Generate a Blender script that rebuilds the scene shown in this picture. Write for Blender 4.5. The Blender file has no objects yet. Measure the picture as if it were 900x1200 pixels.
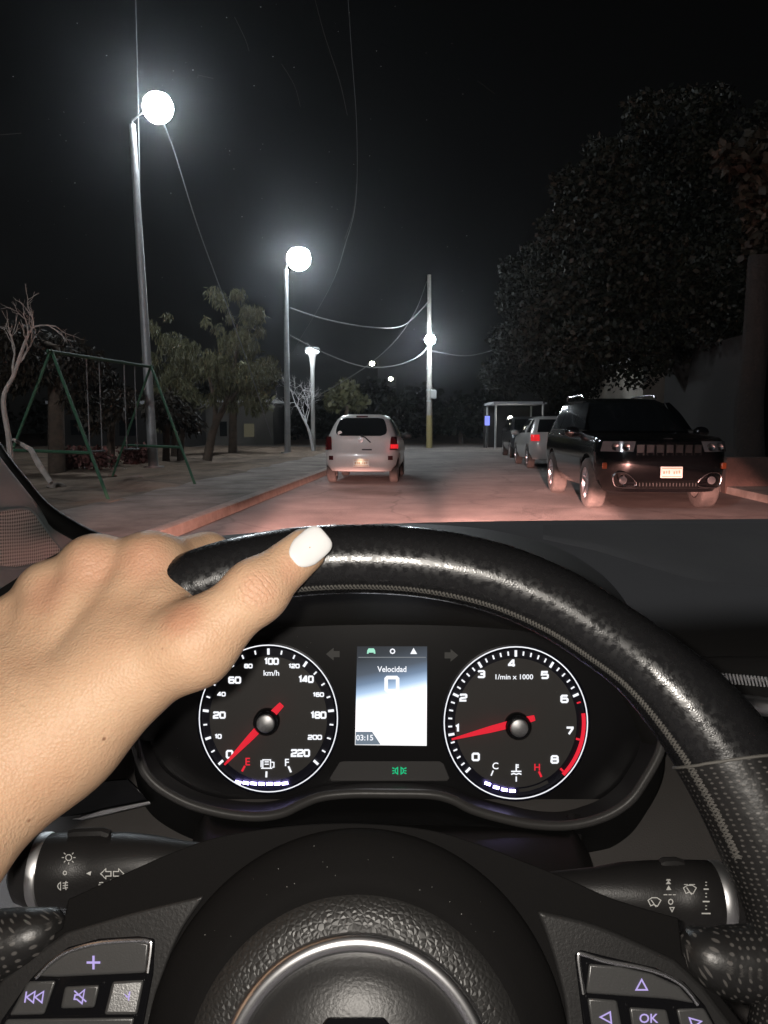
import bpy, bmesh, math, random
import numpy as np
from mathutils import Vector, Matrix

random.seed(7)
RAD = math.radians
scene = bpy.context.scene
COL = scene.collection

# ------------------------------------------------------------------ camera, world, lights, exposure
PITCH = RAD(6.12)
FPX = 933.0                      # focal length in photograph pixels (900 x 1200)
EYE = Vector((0, 0, 1.25))
cam_data = bpy.data.cameras.new("camera")
cam_data.sensor_fit = 'VERTICAL'
cam_data.sensor_height = 36
cam_data.lens = 36 * FPX / 1200
cam_data.clip_start = 0.02
cam_data.clip_end = 600
cam = bpy.data.objects.new("camera", cam_data)
cam.location = EYE
cam.rotation_euler = (math.pi / 2 - PITCH, 0, 0)
COL.objects.link(cam)
scene.camera = cam

world = bpy.data.worlds.new("World")
scene.world = world
world.use_nodes = True
wn, wl = world.node_tree.nodes, world.node_tree.links
sky = wn.new('ShaderNodeTexSky')
sky.sky_type = 'NISHITA'
sky.sun_disc = False
sky.sun_elevation = RAD(20)
sky.sun_rotation = RAD(150)
hs = wn.new('ShaderNodeHueSaturation')
hs.inputs['Saturation'].default_value = 0.1
wl.new(sky.outputs[0], hs.inputs['Color'])
wl.new(hs.outputs[0], wn['Background'].inputs['Color'])
wn['Background'].inputs['Strength'].default_value = 0.0005


def lamp(name, kind, loc, energy, color, target=None, **kw):
    d = bpy.data.lights.new(name, kind)
    d.energy = energy
    d.color = color
    for k, v in kw.items():
        setattr(d, k, v)
    o = bpy.data.objects.new(name, d)
    o.location = loc
    if target is not None:
        o.rotation_euler = (Vector(target) - Vector(loc)).to_track_quat('-Z', 'Y').to_euler()
    COL.objects.link(o)
    return o


lamp("moon", 'SUN', (0, 0, 50), 0.004, (0.85, 0.9, 1.0), target=(20, 30, 0), angle=RAD(0.5))
# the phone's flash, left of the lens
lamp("phone_flash", 'POINT', EYE + Vector((-0.013, 0.0, 0.008)), 5.2, (1.0, 0.93, 0.84), shadow_soft_size=0.004)
# own car's halogen lamps, unseen past the dashboard, assumed from the road's warm light
def beam(name, x, energy, size, top_edge, yaw=0.0):
    # low beam: the cone's upper edge is the cut-off
    pitch = RAD(top_edge - size / 2)
    d = Vector((math.sin(RAD(yaw)) * math.cos(pitch), math.cos(RAD(yaw)) * math.cos(pitch), math.sin(pitch)))
    p = Vector((x, 2.3, 0.68))
    lamp(name, 'SPOT', p, energy, (1.0, 0.485, 0.41), target=p + d, spot_size=RAD(size), spot_blend=0.25, shadow_soft_size=0.05)


for sx, yw, pw, te in ((-0.27, -18, 9500, -.9), (-0.27, -3, 27000, -.9), (0.97, 5, 26000, -.9), (0.97, 20, 24000, -.3)):
    beam("own_low_beam", sx, pw, 30, te, yw)
beam("own_far_beam", 0.97, 95000, 24, -.5, 7)
beam("own_far_beam", -0.27, 60000, 26, -.95, -1)
beam("added_suv_beam", 0.97, 6000, 15, 1.6, 20)  # extra beam added to brighten the suv's plate, grille and tyres
scene.view_settings.view_transform = 'Standard'
scene.view_settings.look = 'None'
scene.view_settings.exposure = 0
scene.view_settings.gamma = 1
scene.cycles.max_bounces = 6
scene.cycles.transparent_max_bounces = 12
scene.cycles.use_denoising = True

# ------------------------------------------------------------------ frames of reference
RV = Vector((1, 0, 0))
UV_ = Vector((0, math.sin(PITCH), math.cos(PITCH)))
FV = Vector((0, math.cos(PITCH), -math.sin(PITCH)))


def ray(u, v):
    return FV + RV * ((u - 450) / FPX) + UV_ * ((600 - v) / FPX)


def P(u, v, d):
    return EYE + ray(u, v) * d


def G(u, v, z=0.0):
    r = ray(u, v)
    return EYE + r * ((z - EYE.z) / r.z)


def atY(u, v, Y):
    r = ray(u, v)
    return EYE + r * (Y / r.y)


class Frame:
    """A real plane in the cabin with axes a (right), b (up), n (towards the driver)."""

    def __init__(self, o, a, b):
        self.o, self.a, self.b = Vector(o), Vector(a).normalized(), Vector(b).normalized()
        self.n = self.a.cross(self.b).normalized()

    def px(self, u, v, h=0.0):
        r = ray(u, v)
        t = ((self.o + self.n * h - EYE).dot(self.n)) / r.dot(self.n)
        return EYE + r * t

    def at(self, a, b, h=0.0):
        return self.o + self.a * a + self.b * b + self.n * h

    def ab(self, u, v, h=0.0):
        q = self.px(u, v, h) - self.o
        return q.dot(self.a), q.dot(self.b)


# ------------------------------------------------------------------ mesh builder
def catmull(pts, n=6, closed=False):
    pts = [Vector(p) for p in pts]
    out, m = [], len(pts)
    for i in range(m if closed else m - 1):
        if closed:
            p0, p1, p2, p3 = pts[i - 1], pts[i], pts[(i + 1) % m], pts[(i + 2) % m]
        else:
            p0, p1, p2, p3 = pts[max(i - 1, 0)], pts[i], pts[i + 1], pts[min(i + 2, m - 1)]
        for k in range(n):
            t = k / n
            out.append(0.5 * ((2 * p1) + (p2 - p0) * t + (2 * p0 - 5 * p1 + 4 * p2 - p3) * t * t + (3 * p1 - p0 - 3 * p2 + p3) * t ** 3))
    if not closed:
        out.append(pts[-1].copy())
    return out


ORG = {}


class MB:
    def __init__(self):
        self.v, self.f, self.uv = [], [], {}

    def add(self, vs, fs, uvs=None):
        n = len(self.v)
        self.v += [Vector(p) for p in vs]
        self.f += [tuple(i + n for i in f) for f in fs]
        if uvs:
            for i, q in enumerate(uvs):
                self.uv[n + i] = q
        return self

    def grid(self, rows, close_u=False, close_v=False, flip=False):
        nr, nc = len(rows), len(rows[0])
        fs = []
        for i in range(nr if close_v else nr - 1):
            for j in range(nc if close_u else nc - 1):
                q = (i * nc + j, i * nc + (j + 1) % nc, ((i + 1) % nr) * nc + (j + 1) % nc, ((i + 1) % nr) * nc + j)
                fs.append(q[::-1] if flip else q)
        return self.add([p for r in rows for p in r], fs)

    def tube(self, path, rad, seg=8, closed=False, caps=True, flat=1.0, up=None):
        path = [Vector(p) for p in path]
        m = len(path)
        rr = rad if isinstance(rad, (list, tuple)) else [rad] * m
        ref = Vector(up) if up is not None else None
        vs, uvs, length, prev = [], [], 0.0, None
        for i, p in enumerate(path):
            if closed:
                t = path[(i + 1) % m] - path[i - 1]
            else:
                t = path[min(i + 1, m - 1)] - path[max(i - 1, 0)]
            t = t.normalized() if t.length > 1e-9 else Vector((0, 0, 1))
            if ref is not None:
                n = ref - t * ref.dot(t)
            elif prev is None:
                a = Vector((0, 0, 1)) if abs(t.z) < 0.9 else Vector((1, 0, 0))
                n = a - t * a.dot(t)
            else:
                n = prev - t * prev.dot(t)
            if n.length < 1e-6:
                n = t.orthogonal()
            n.normalize()
            prev = n
            b = t.cross(n)
            if i:
                length += (path[i] - path[i - 1]).length
            for k in range(seg):
                a = 2 * math.pi * k / seg
                vs.append(p + (n * math.cos(a) + b * math.sin(a) * flat) * rr[i])
                uvs.append((length, rr[i] * 2 * math.pi * k / seg))
        fs = []
        for i in range(m if closed else m - 1):
            for k in range(seg):
                j = (i + 1) % m
                fs.append((i * seg + k, i * seg + (k + 1) % seg, j * seg + (k + 1) % seg, j * seg + k))
        if caps and not closed:
            fs.append(tuple(range(seg))[::-1])
            fs.append(tuple((m - 1) * seg + k for k in range(seg)))
        return self.add(vs, fs, uvs)

    def prism(self, front, back):
        n = len(front)
        fs = [tuple(range(n)), tuple(range(2 * n - 1, n - 1, -1))]
        for i in range(n):
            j = (i + 1) % n
            fs.append((j, i, n + i, n + j))
        return self.add(list(front) + list(back), fs)

    def box(self, c, s, rot=None):
        c, h = Vector(c), Vector(s) / 2
        vs = []
        for x in (-1, 1):
            for y in (-1, 1):
                for z in (-1, 1):
                    q = Vector((x * h.x, y * h.y, z * h.z))
                    if rot is not None:
                        q = rot @ q
                    vs.append(c + q)
        return self.add(vs, [(0, 1, 3, 2), (4, 6, 7, 5), (0, 4, 5, 1), (2, 3, 7, 6), (0, 2, 6, 4), (1, 5, 7, 3)])

    def lathe(self, prof, c, a, b, n, seg=48, sa=1.0, sb=1.0):
        c = Vector(c)
        rows = []
        for r, h in prof:
            rows.append([c + a * (r * sa * math.cos(2 * math.pi * k / seg)) + b * (r * sb * math.sin(2 * math.pi * k / seg)) + n * h for k in range(seg)])
        return self.grid(rows, close_u=True)

    def build(self, name, mat, parent=None, smooth=40, bevel=0.0, bseg=2):
        me = bpy.data.meshes.new(name)
        off = ORG.get(parent.name, Vector()) if parent is not None else Vector()
        me.from_pydata([p - off for p in self.v], [], self.f)
        me.materials.append(mat)
        if self.uv:
            lay = me.uv_layers.new(name="UVMap")
            for li, l in enumerate(me.loops):
                lay.data[li].uv = self.uv.get(l.vertex_index, (0, 0))
        me.validate()
        bm = bmesh.new()
        bm.from_mesh(me)
        bmesh.ops.recalc_face_normals(bm, faces=bm.faces)
        bm.to_mesh(me)
        bm.free()
        if smooth:
            me.polygons.foreach_set('use_smooth', [True] * len(me.polygons))
            me.set_sharp_from_angle(angle=RAD(smooth))
        o = bpy.data.objects.new(name, me)
        COL.objects.link(o)
        if parent is not None:
            o.parent = parent
            ORG[o.name] = off
        if bevel:
            md = o.modifiers.new("bevel", 'BEVEL')
            md.width = bevel
            md.segments = bseg
            md.limit_method = 'ANGLE'
            md.angle_limit = RAD(35)
        return o


def thing(name, label, cat, loc=(0, 0, 0), rotz=0.0, group=None, local=False):
    o = bpy.data.objects.new(name, None)
    COL.objects.link(o)
    o.location = loc
    o.rotation_euler = (0, 0, rotz)
    o.empty_display_size = 0.1
    ORG[o.name] = Vector() if local else Vector(loc)
    o['label'] = label
    o['category'] = cat
    if group:
        o['group'] = group
    return o


def tag(o, label, cat, group=None):
    o['label'] = label
    o['category'] = cat
    if group:
        o['group'] = group
    return o


def struct(o, kind='structure'):
    o['kind'] = kind
    return o


def ribbon(pts, w, closed=False):
    """2-D mitred stroke -> (verts, quads)"""
    pts = [Vector((p[0], p[1])) for p in pts]
    n = len(pts)
    L, R = [], []
    for i in range(n):
        a = pts[i - 1] if (i > 0 or closed) else None
        b = pts[(i + 1) % n] if (i < n - 1 or closed) else None
        d1 = (pts[i] - a).normalized() if a is not None else None
        d2 = (b - pts[i]).normalized() if b is not None else None
        if d1 is None:
            d1 = d2
        if d2 is None:
            d2 = d1
        t = (d1 + d2)
        t = t.normalized() if t.length > 1e-6 else d1
        m = Vector((-t.y, t.x))
        k = 1.0 / max(0.5, abs(m.dot(Vector((-d1.y, d1.x)))))
        L.append(pts[i] + m * w / 2 * k)
        R.append(pts[i] - m * w / 2 * k)
    vs = L + R
    fs = [(i, (i + 1) % n, n + (i + 1) % n, n + i) for i in range(n if closed else n - 1)]
    return vs, fs


def strokes(mb, lines, w, f):
    for ln in lines:
        closed = len(ln) > 2 and ln[0] == ln[-1]
        vs, fs = ribbon(ln[:-1] if closed else ln, w, closed)
        mb.add([f(p.x, p.y) for p in vs], fs)
    return mb


def fills(mb, polys, f):
    for pl in polys:
        mb.add([f(x, y) for x, y in pl], [tuple(range(len(pl)))])
    return mb


_txt = {}


def text2d(s, bold=0.0):
    if (s, bold) in _txt:
        return _txt[(s, bold)]
    c = bpy.data.curves.new("lettering", 'FONT')
    c.body = s
    c.offset = bold
    c.align_x = 'CENTER'
    c.align_y = 'CENTER'
    c.resolution_u = 3
    o = bpy.data.objects.new("lettering", c)
    COL.objects.link(o)
    dg = bpy.context.evaluated_depsgraph_get()
    me = o.evaluated_get(dg).to_mesh()
    r = ([(v.co.x, v.co.y) for v in me.vertices], [tuple(p.vertices) for p in me.polygons])
    bpy.data.objects.remove(o)
    bpy.data.curves.remove(c)
    _txt[(s, bold)] = r
    return r


def text(mb, s, u, v, size, f, sx=1.0, bold=0.0, rot=0.0):
    vs, fs = text2d(s, bold)
    ca, sa = math.cos(rot), math.sin(rot)
    mb.add([f(u + (x * sx * ca - y * sa) * size, v - (x * sx * sa + y * ca) * size) for x, y in vs], fs)


# ------------------------------------------------------------------ materials
def mat(name, col, rough=0.5, metal=0.0, spec=0.5, emit=None, estr=0.0, bump=None, bscale=200.0, bdist=0.001, coat=0.0,
        var=None, vscale=3.0, sss=0.0, vdetail=6.0, rvar=None, coords='Object'):
    m = bpy.data.materials.new(name)
    m.use_nodes = True
    nt = m.node_tree
    b = nt.nodes['Principled BSDF']
    b.inputs['Base Color'].default_value = (*col, 1)
    b.inputs['Roughness'].default_value = rough
    b.inputs['Metallic'].default_value = metal
    b.inputs['Specular IOR Level'].default_value = spec
    b.inputs['Coat Weight'].default_value = coat
    b.inputs['Coat Roughness'].default_value = 0.08
    if sss:
        b.inputs['Subsurface Weight'].default_value = sss
        b.inputs['Subsurface Radius'].default_value = (0.012, 0.005, 0.003)
        b.inputs['Subsurface Scale'].default_value = 0.35
    if emit is not None:
        b.inputs['Emission Color'].default_value = (*emit, 1)
        b.inputs['Emission Strength'].default_value = estr
    tc = nt.nodes.new('ShaderNodeTexCoord')
    if var is not None:
        n = nt.nodes.new('ShaderNodeTexNoise')
        n.inputs['Scale'].default_value = vscale
        n.inputs['Detail'].default_value = vdetail
        n.inputs['Roughness'].default_value = 0.65
        nt.links.new(tc.outputs[coords], n.inputs['Vector'])
        r = nt.nodes.new('ShaderNodeValToRGB')
        r.color_ramp.elements[0].position = 0.32
        r.color_ramp.elements[1].position = 0.68
        r.color_ramp.elements[0].color = (*col, 1)
        r.color_ramp.elements[1].color = (*var, 1)
        nt.links.new(n.outputs['Fac'], r.inputs['Fac'])
        nt.links.new(r.outputs['Color'], b.inputs['Base Color'])
    if rvar is not None:
        n = nt.nodes.new('ShaderNodeTexNoise')
        n.inputs['Scale'].default_value = rvar[2]
        n.inputs['Detail'].default_value = 5
        nt.links.new(tc.outputs[coords], n.inputs['Vector'])
        mr = nt.nodes.new('ShaderNodeMapRange')
        mr.inputs['From Min'].default_value = 0.35
        mr.inputs['From Max'].default_value = 0.65
        mr.inputs['To Min'].default_value = rvar[0]
        mr.inputs['To Max'].default_value = rvar[1]
        nt.links.new(n.outputs['Fac'], mr.inputs['Value'])
        nt.links.new(mr.outputs[0], b.inputs['Roughness'])
    if bump:
        if bump == 'noise':
            n = nt.nodes.new('ShaderNodeTexNoise')
            n.inputs['Detail'].default_value = 4
        else:
            n = nt.nodes.new('ShaderNodeTexVoronoi')
            if bump == 'cells':
                n.feature = 'DISTANCE_TO_EDGE'
        n.inputs['Scale'].default_value = bscale
        nt.links.new(tc.outputs[coords], n.inputs['Vector'])
        bp = nt.nodes.new('ShaderNodeBump')
        bp.inputs['Distance'].default_value = bdist
        bp.inputs['Strength'].default_value = 1.0
        nt.links.new(n.outputs[0], bp.inputs['Height'])
        nt.links.new(bp.outputs[0], b.inputs['Normal'])
    return m


def glow(name, col, s):
    m = bpy.data.materials.new(name)
    m.use_nodes = True
    nt = m.node_tree
    nt.nodes.remove(nt.nodes['Principled BSDF'])
    e = nt.nodes.new('ShaderNodeEmission')
    e.inputs['Color'].default_value = (*col, 1)
    e.inputs['Strength'].default_value = s
    nt.links.new(e.outputs[0], nt.nodes['Material Output'].inputs['Surface'])
    return m


M = {}
M['leather'] = mat('black leather', (0.012, 0.012, 0.013), 0.4, spec=0.55, bump='cells', bscale=1000, bdist=0.00005, rvar=(0.15, 0.38, 420))
M['leather_worn'] = M['leather']
M['pad_leather'] = mat('grained pad', (0.02, 0.0195, 0.019), 0.42, bump='cells', bscale=520, bdist=0.00045, spec=0.5)
M['soft_black'] = mat('soft black plastic', (0.017, 0.016, 0.016), 0.62, spec=0.35, bump='noise', bscale=900, bdist=0.0002, var=(0.022, 0.021, 0.02), vscale=25)
M['pad_black'] = mat('airbag cover plastic', (0.007, 0.0066, 0.0066), 0.8, spec=0.08, bump='noise', bscale=1500, bdist=0.0001)
M['dash'] = mat('dashboard plastic', (0.031, 0.03, 0.03), 0.75, spec=0.3, bump='cells', bscale=420, bdist=0.00015)
M['dash_smooth'] = mat('smooth dash inset', (0.038, 0.037, 0.036), 0.8, spec=0.2, bump='noise', bscale=300, bdist=0.0003, var=(0.03, 0.029, 0.029), vscale=9)
M['bezel'] = mat('bezel slope', (0.035, 0.033, 0.036), 0.33, spec=0.4)
M['hood'] = mat('hood skin', (0.035, 0.034, 0.032), 0.6, spec=0.35, bump='cells', bscale=420, bdist=0.00012)
M['lower_dash'] = mat('grained lower dashboard', (0.095, 0.088, 0.084), 0.6, spec=0.4, bump='cells', bscale=520, bdist=0.00014)
M['satin'] = mat('satin grey trim', (0.08, 0.077, 0.075), 0.38, spec=0.5, bump='noise', bscale=1200, bdist=0.0001)
M['gloss_black'] = mat('gloss black', (0.006, 0.006, 0.007), 0.12, spec=0.35)
M['panel_black'] = mat('cluster black', (0.012, 0.0115, 0.0125), 0.36, spec=0.3)
M['dial'] = mat('dial face', (0.075, 0.072, 0.07), 0.6, spec=0.3, bump='noise', bscale=3000, bdist=0.0001)
M['dial_ring'] = mat('dial outer band', (0.008, 0.008, 0.016), 0.4, spec=0.3)
M['strip'] = mat('warning strip grey', (0.085, 0.082, 0.082), 0.5)
M['dark_arrow'] = mat('unlit arrow', (0.09, 0.09, 0.088), 0.5)
M['chrome'] = mat('chrome', (0.85, 0.85, 0.87), 0.27, metal=1.0)
M['steel'] = mat('brushed steel', (0.7, 0.7, 0.71), 0.45, metal=1.0)
M['pillar'] = mat('grey pillar plastic', (0.24, 0.28, 0.295), 0.6, spec=0.35, bump='noise', bscale=700, bdist=0.0002)
M['rubber'] = mat('black rubber', (0.008, 0.008, 0.008), 0.6, spec=0.3)
M['thread'] = mat('grey thread', (0.11, 0.105, 0.096), 0.7)
M['stalk'] = mat('stalk plastic', (0.018, 0.017, 0.017), 0.4, spec=0.45, bump='noise', bscale=1600, bdist=0.0001)
M['button'] = mat('button satin black', (0.055, 0.055, 0.055), 0.3, spec=0.7, bump='noise', bscale=1600, bdist=0.00006)
M['spoke'] = mat('spoke satin', (0.02, 0.0195, 0.0195), 0.38, spec=0.4, bump='noise', bscale=900, bdist=0.00012)
M['print'] = mat('white print', (0.62, 0.62, 0.6), 0.6)
M['white_glow'] = glow('lit white', (0.93, 0.95, 1.0), 1.15)
M['blue_white_glow'] = glow('lit lilac white', (0.5, 0.42, 1.0), 14.0)
M['lilac_glow'] = glow('lit lilac', (0.62, 0.50, 1.0), 0.85)
M['red_glow'] = glow('lit red', (1.0, 0.03, 0.055), 0.85)
M['green_glow'] = glow('lit green', (0.02, 0.75, 0.32), 0.75)
M['nail'] = mat('white gel nail', (0.9, 0.9, 0.9), 0.22, coat=0.3)


def skin_mat(creases=(), moles=()):
    m = mat('skin', (0.56, 0.325, 0.19), 0.5, spec=0.35, sss=0.12)
    nt = m.node_tree
    N, L = nt.nodes, nt.links
    b = N['Principled BSDF']
    tc = N.new('ShaderNodeTexCoord')

    def noise(scale, detail=6):
        n = N.new('ShaderNodeTexNoise')
        n.inputs['Scale'].default_value = scale
        n.inputs['Detail'].default_value = detail
        L.new(tc.outputs['Object'], n.inputs['Vector'])
        return n

    def math_(op, a, bb=None, c=None):
        k = N.new('ShaderNodeMath')
        k.operation = op
        for i, v in enumerate((a, bb, c)):
            if v is None:
                continue
            if isinstance(v, (int, float)):
                k.inputs[i].default_value = v
            else:
                L.new(v, k.inputs[i])
        return k.outputs[0]
    # blotchy colour: pinker and yellower patches
    r = N.new('ShaderNodeValToRGB')
    r.color_ramp.elements[0].position = .3
    r.color_ramp.elements[0].color = (.62, .38, .24, 1)
    r.color_ramp.elements[1].position = .7
    r.color_ramp.elements[1].color = (.69, .46, .30, 1)
    L.new(noise(38, 8).outputs['Fac'], r.inputs['Fac'])
    col = r.outputs[0]

    def dist(c):
        k = N.new('ShaderNodeVectorMath')
        k.operation = 'DISTANCE'
        L.new(tc.outputs['Object'], k.inputs[0])
        k.inputs[1].default_value = c
        return k.outputs['Value']
    for c, rad, k_, tone in moles:
        mr = N.new('ShaderNodeMapRange')
        mr.interpolation_type = 'SMOOTHSTEP'
        mr.inputs['From Min'].default_value = rad * .3
        mr.inputs['From Max'].default_value = rad
        mr.inputs['To Min'].default_value = k_
        mr.inputs['To Max'].default_value = 0
        L.new(dist(c), mr.inputs['Value'])
        mx = N.new('ShaderNodeMix')
        mx.data_type = 'RGBA'
        L.new(mr.outputs[0], mx.inputs[0])
        L.new(col, mx.inputs[6])
        mx.inputs[7].default_value = (*tone, 1)
        col = mx.outputs[2]
    L.new(col, b.inputs['Base Color'])
    v = N.new('ShaderNodeTexVoronoi')
    v.inputs['Scale'].default_value = 900
    L.new(tc.outputs['Object'], v.inputs['Vector'])
    hgt = math_('MULTIPLY', v.outputs['Distance'], .00022)
    hgt = math_('MULTIPLY_ADD', noise(130, 10).outputs['Fac'], .0004, hgt)
    wob = noise(170, 3).outputs['Fac']
    for c, axis, rad, per, amp in creases:
        k = N.new('ShaderNodeVectorMath')
        k.operation = 'DOT_PRODUCT'
        L.new(tc.outputs['Object'], k.inputs[0])
        k.inputs[1].default_value = axis
        s = math_('SUBTRACT', k.outputs['Value'], Vector(c).dot(Vector(axis)))
        s = math_('MULTIPLY_ADD', wob, .0042, s)
        w = math_('SINE', math_('MULTIPLY', s, 6.2832 / per))
        w = math_('POWER', math_('MULTIPLY_ADD', w, .5, .5), 6.0)
        mr = N.new('ShaderNodeMapRange')
        mr.interpolation_type = 'SMOOTHSTEP'
        mr.inputs['From Min'].default_value = rad * .35
        mr.inputs['From Max'].default_value = rad
        mr.inputs['To Min'].default_value = -amp
        mr.inputs['To Max'].default_value = 0
        L.new(dist(c), mr.inputs['Value'])
        hgt = math_('ADD', hgt, math_('MULTIPLY', w, mr.outputs[0]))
    bp = N.new('ShaderNodeBump')
    bp.inputs['Distance'].default_value = 1.0
    L.new(hgt, bp.inputs['Height'])
    L.new(bp.outputs[0], b.inputs['Normal'])
    return m
# ================================================================== the street
M['road'] = mat('dusty street', (0.125, 0.108, 0.1), 0.85, spec=0.3, var=(0.21, 0.185, 0.172), vscale=1.1, vdetail=10, bump='noise', bscale=22, bdist=0.012)
def cracked(m, depth=.7):
    nt = m.node_tree
    b = nt.nodes['Principled BSDF']
    src = b.inputs['Base Color'].links[0].from_socket
    tc = nt.nodes.new('ShaderNodeTexCoord')
    n = nt.nodes.new('ShaderNodeTexNoise')
    n.inputs['Scale'].default_value = 1.2
    n.inputs['Detail'].default_value = 6
    nt.links.new(tc.outputs['Object'], n.inputs['Vector'])
    mx = nt.nodes.new('ShaderNodeMix')
    mx.data_type = 'VECTOR'
    mx.inputs[0].default_value = .35
    nt.links.new(tc.outputs['Object'], mx.inputs[4])
    nt.links.new(n.outputs['Color'], mx.inputs[5])
    v = nt.nodes.new('ShaderNodeTexVoronoi')
    v.feature = 'DISTANCE_TO_EDGE'
    v.inputs['Scale'].default_value = .75
    nt.links.new(mx.outputs[1], v.inputs['Vector'])
    mr = nt.nodes.new('ShaderNodeMapRange')
    mr.inputs['From Max'].default_value = .02
    mr.inputs['To Min'].default_value = depth
    nt.links.new(v.outputs['Distance'], mr.inputs['Value'])
    p = nt.nodes.new('ShaderNodeTexNoise')
    p.inputs['Scale'].default_value = .28
    p.inputs['Detail'].default_value = 8
    nt.links.new(tc.outputs['Object'], p.inputs['Vector'])
    mp = nt.nodes.new('ShaderNodeMapRange')
    mp.inputs['From Min'].default_value = .4
    mp.inputs['From Max'].default_value = .6
    mp.inputs['To Min'].default_value = .72
    mp.inputs['To Max'].default_value = 1.1
    nt.links.new(p.outputs['Fac'], mp.inputs['Value'])
    k = nt.nodes.new('ShaderNodeMath')
    k.operation = 'MULTIPLY'
    nt.links.new(mr.outputs[0], k.inputs[0])
    nt.links.new(mp.outputs[0], k.inputs[1])
    mc = nt.nodes.new('ShaderNodeVectorMath')
    mc.operation = 'SCALE'
    nt.links.new(src, mc.inputs[0])
    nt.links.new(k.outputs[0], mc.inputs['Scale'])
    nt.links.new(mc.outputs[0], b.inputs['Base Color'])


cracked(M['road'])
M['sand'] = mat('dry park earth', (0.07, 0.05, 0.036), 0.95, var=(0.23, 0.17, 0.128), vscale=0.9, vdetail=9, bump='noise', bscale=5, bdist=0.06, spec=.2)
M['walk'] = mat('worn concrete walk', (0.10, 0.08, 0.068), 0.9, var=(0.28, 0.238, 0.21), vscale=1.1, vdetail=9, bump='noise', bscale=20, bdist=0.008, spec=.2)
M['kerb'] = mat('painted kerb', (0.16, 0.125, 0.1), 0.85, var=(0.25, 0.21, 0.18), vscale=4, bump='noise', bscale=18, bdist=0.008)
M['galv'] = mat('galvanised pole', (0.36, 0.365, 0.37), 0.5, metal=0.3, var=(0.27, 0.275, 0.28), vscale=4)
M['concrete_pole'] = mat('concrete pole', (0.3, 0.28, 0.26), 0.85, var=(0.2, 0.19, 0.17), vscale=3)
M['yellow_band'] = mat('faded yellow paint', (0.24, 0.195, 0.085), 0.85)
M['cable'] = mat('cable', (0.12, 0.12, 0.12), 0.6)
M['green_paint'] = mat('green paint', (0.017, 0.07, 0.036), 0.65, var=(0.032, 0.088, 0.05), vscale=6)
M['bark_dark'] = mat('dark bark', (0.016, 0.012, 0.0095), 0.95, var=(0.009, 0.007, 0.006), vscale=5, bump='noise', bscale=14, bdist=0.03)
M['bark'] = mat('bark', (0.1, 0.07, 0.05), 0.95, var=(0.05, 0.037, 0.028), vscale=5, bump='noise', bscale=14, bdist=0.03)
M['pale_bark'] = mat('pale bark', (0.38, 0.34, 0.31), 0.9, var=(0.24, 0.21, 0.19), vscale=6, bump='noise', bscale=20, bdist=0.01)


def leaf_mat(name, c1, c2):
    m = mat(name, c1, 0.6, spec=0.3)
    nt = m.node_tree
    b = nt.nodes['Principled BSDF']
    g = nt.nodes.new('ShaderNodeNewGeometry')
    r = nt.nodes.new('ShaderNodeValToRGB')
    r.color_ramp.elements[0].color = (*c1, 1)
    r.color_ramp.elements[1].color = (*c2, 1)
    nt.links.new(g.outputs['Random Per Island'], r.inputs['Fac'])
    nt.links.new(r.outputs[0], b.inputs['Base Color'])
    b.inputs['Transmission Weight'].default_value = 0
    return m


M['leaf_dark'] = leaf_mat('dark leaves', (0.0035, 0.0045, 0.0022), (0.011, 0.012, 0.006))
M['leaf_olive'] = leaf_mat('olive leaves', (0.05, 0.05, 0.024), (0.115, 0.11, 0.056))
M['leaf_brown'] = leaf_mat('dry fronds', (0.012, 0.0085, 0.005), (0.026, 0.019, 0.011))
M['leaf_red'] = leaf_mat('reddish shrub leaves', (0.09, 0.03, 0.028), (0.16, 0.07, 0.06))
M['twig_white'] = mat('white twigs', (0.5, 0.49, 0.5), 0.8)
M['stucco'] = mat('pale stucco', (0.42, 0.38, 0.33), 0.9, var=(0.32, 0.29, 0.25), vscale=1.2, bump='noise', bscale=40, bdist=0.01)
M['brickwall'] = mat('reddish wall', (0.06, 0.034, 0.027), 0.9, var=(0.035, 0.021, 0.017), vscale=3, bump='noise', bscale=25, bdist=0.01)
M['park_wall'] = mat('dim park house wall', (0.075, 0.068, 0.06), 0.9)
M['dark_wall'] = mat('dark wall', (0.015, 0.012, 0.011), 0.9, var=(0.009, 0.008, 0.007), vscale=1.0)
M['roofing'] = mat('sheet roofing', (0.3, 0.3, 0.32), 0.6)
M['glass_dark'] = mat('dark car glass', (0.006, 0.007, 0.008), 0.06, spec=0.6)
M['tyre'] = mat('dusty tyre', (0.06, 0.052, 0.047), 0.9, var=(0.03, 0.027, 0.025), vscale=8, bump='noise', bscale=40, bdist=0.004)
M['alloy'] = mat('alloy', (0.5, 0.5, 0.52), 0.3, metal=0.9)
M['car_chrome'] = mat('car chrome', (0.32, 0.32, 0.33), 0.2, metal=1.0)
M['black_paint'] = mat('black car paint', (0.003, 0.003, 0.0035), 0.13, spec=0.4, coat=0.5)
M['silver_paint'] = mat('dusty silver paint', (0.68, 0.655, 0.63), 0.38, metal=0.1, coat=0.5, var=(0.6, 0.575, 0.55), vscale=2)
M['white_paint'] = mat('white car paint', (0.36, 0.355, 0.345), 0.35, coat=0.6)
M['dark_paint'] = mat('dark grey car paint', (0.03, 0.03, 0.034), 0.3, coat=0.8)
M['matt_black'] = mat('matt black', (0.004, 0.004, 0.004), 0.9, spec=0.05)
M['trim_black'] = mat('black car trim', (0.012, 0.012, 0.012), 0.5)
M['lens_clear'] = mat('clear lamp lens', (0.15, 0.15, 0.155), 0.12, metal=0.55, spec=.8)
M['lens_red'] = mat('red lamp lens', (0.07, 0.004, 0.005), 0.15, spec=.6)
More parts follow.
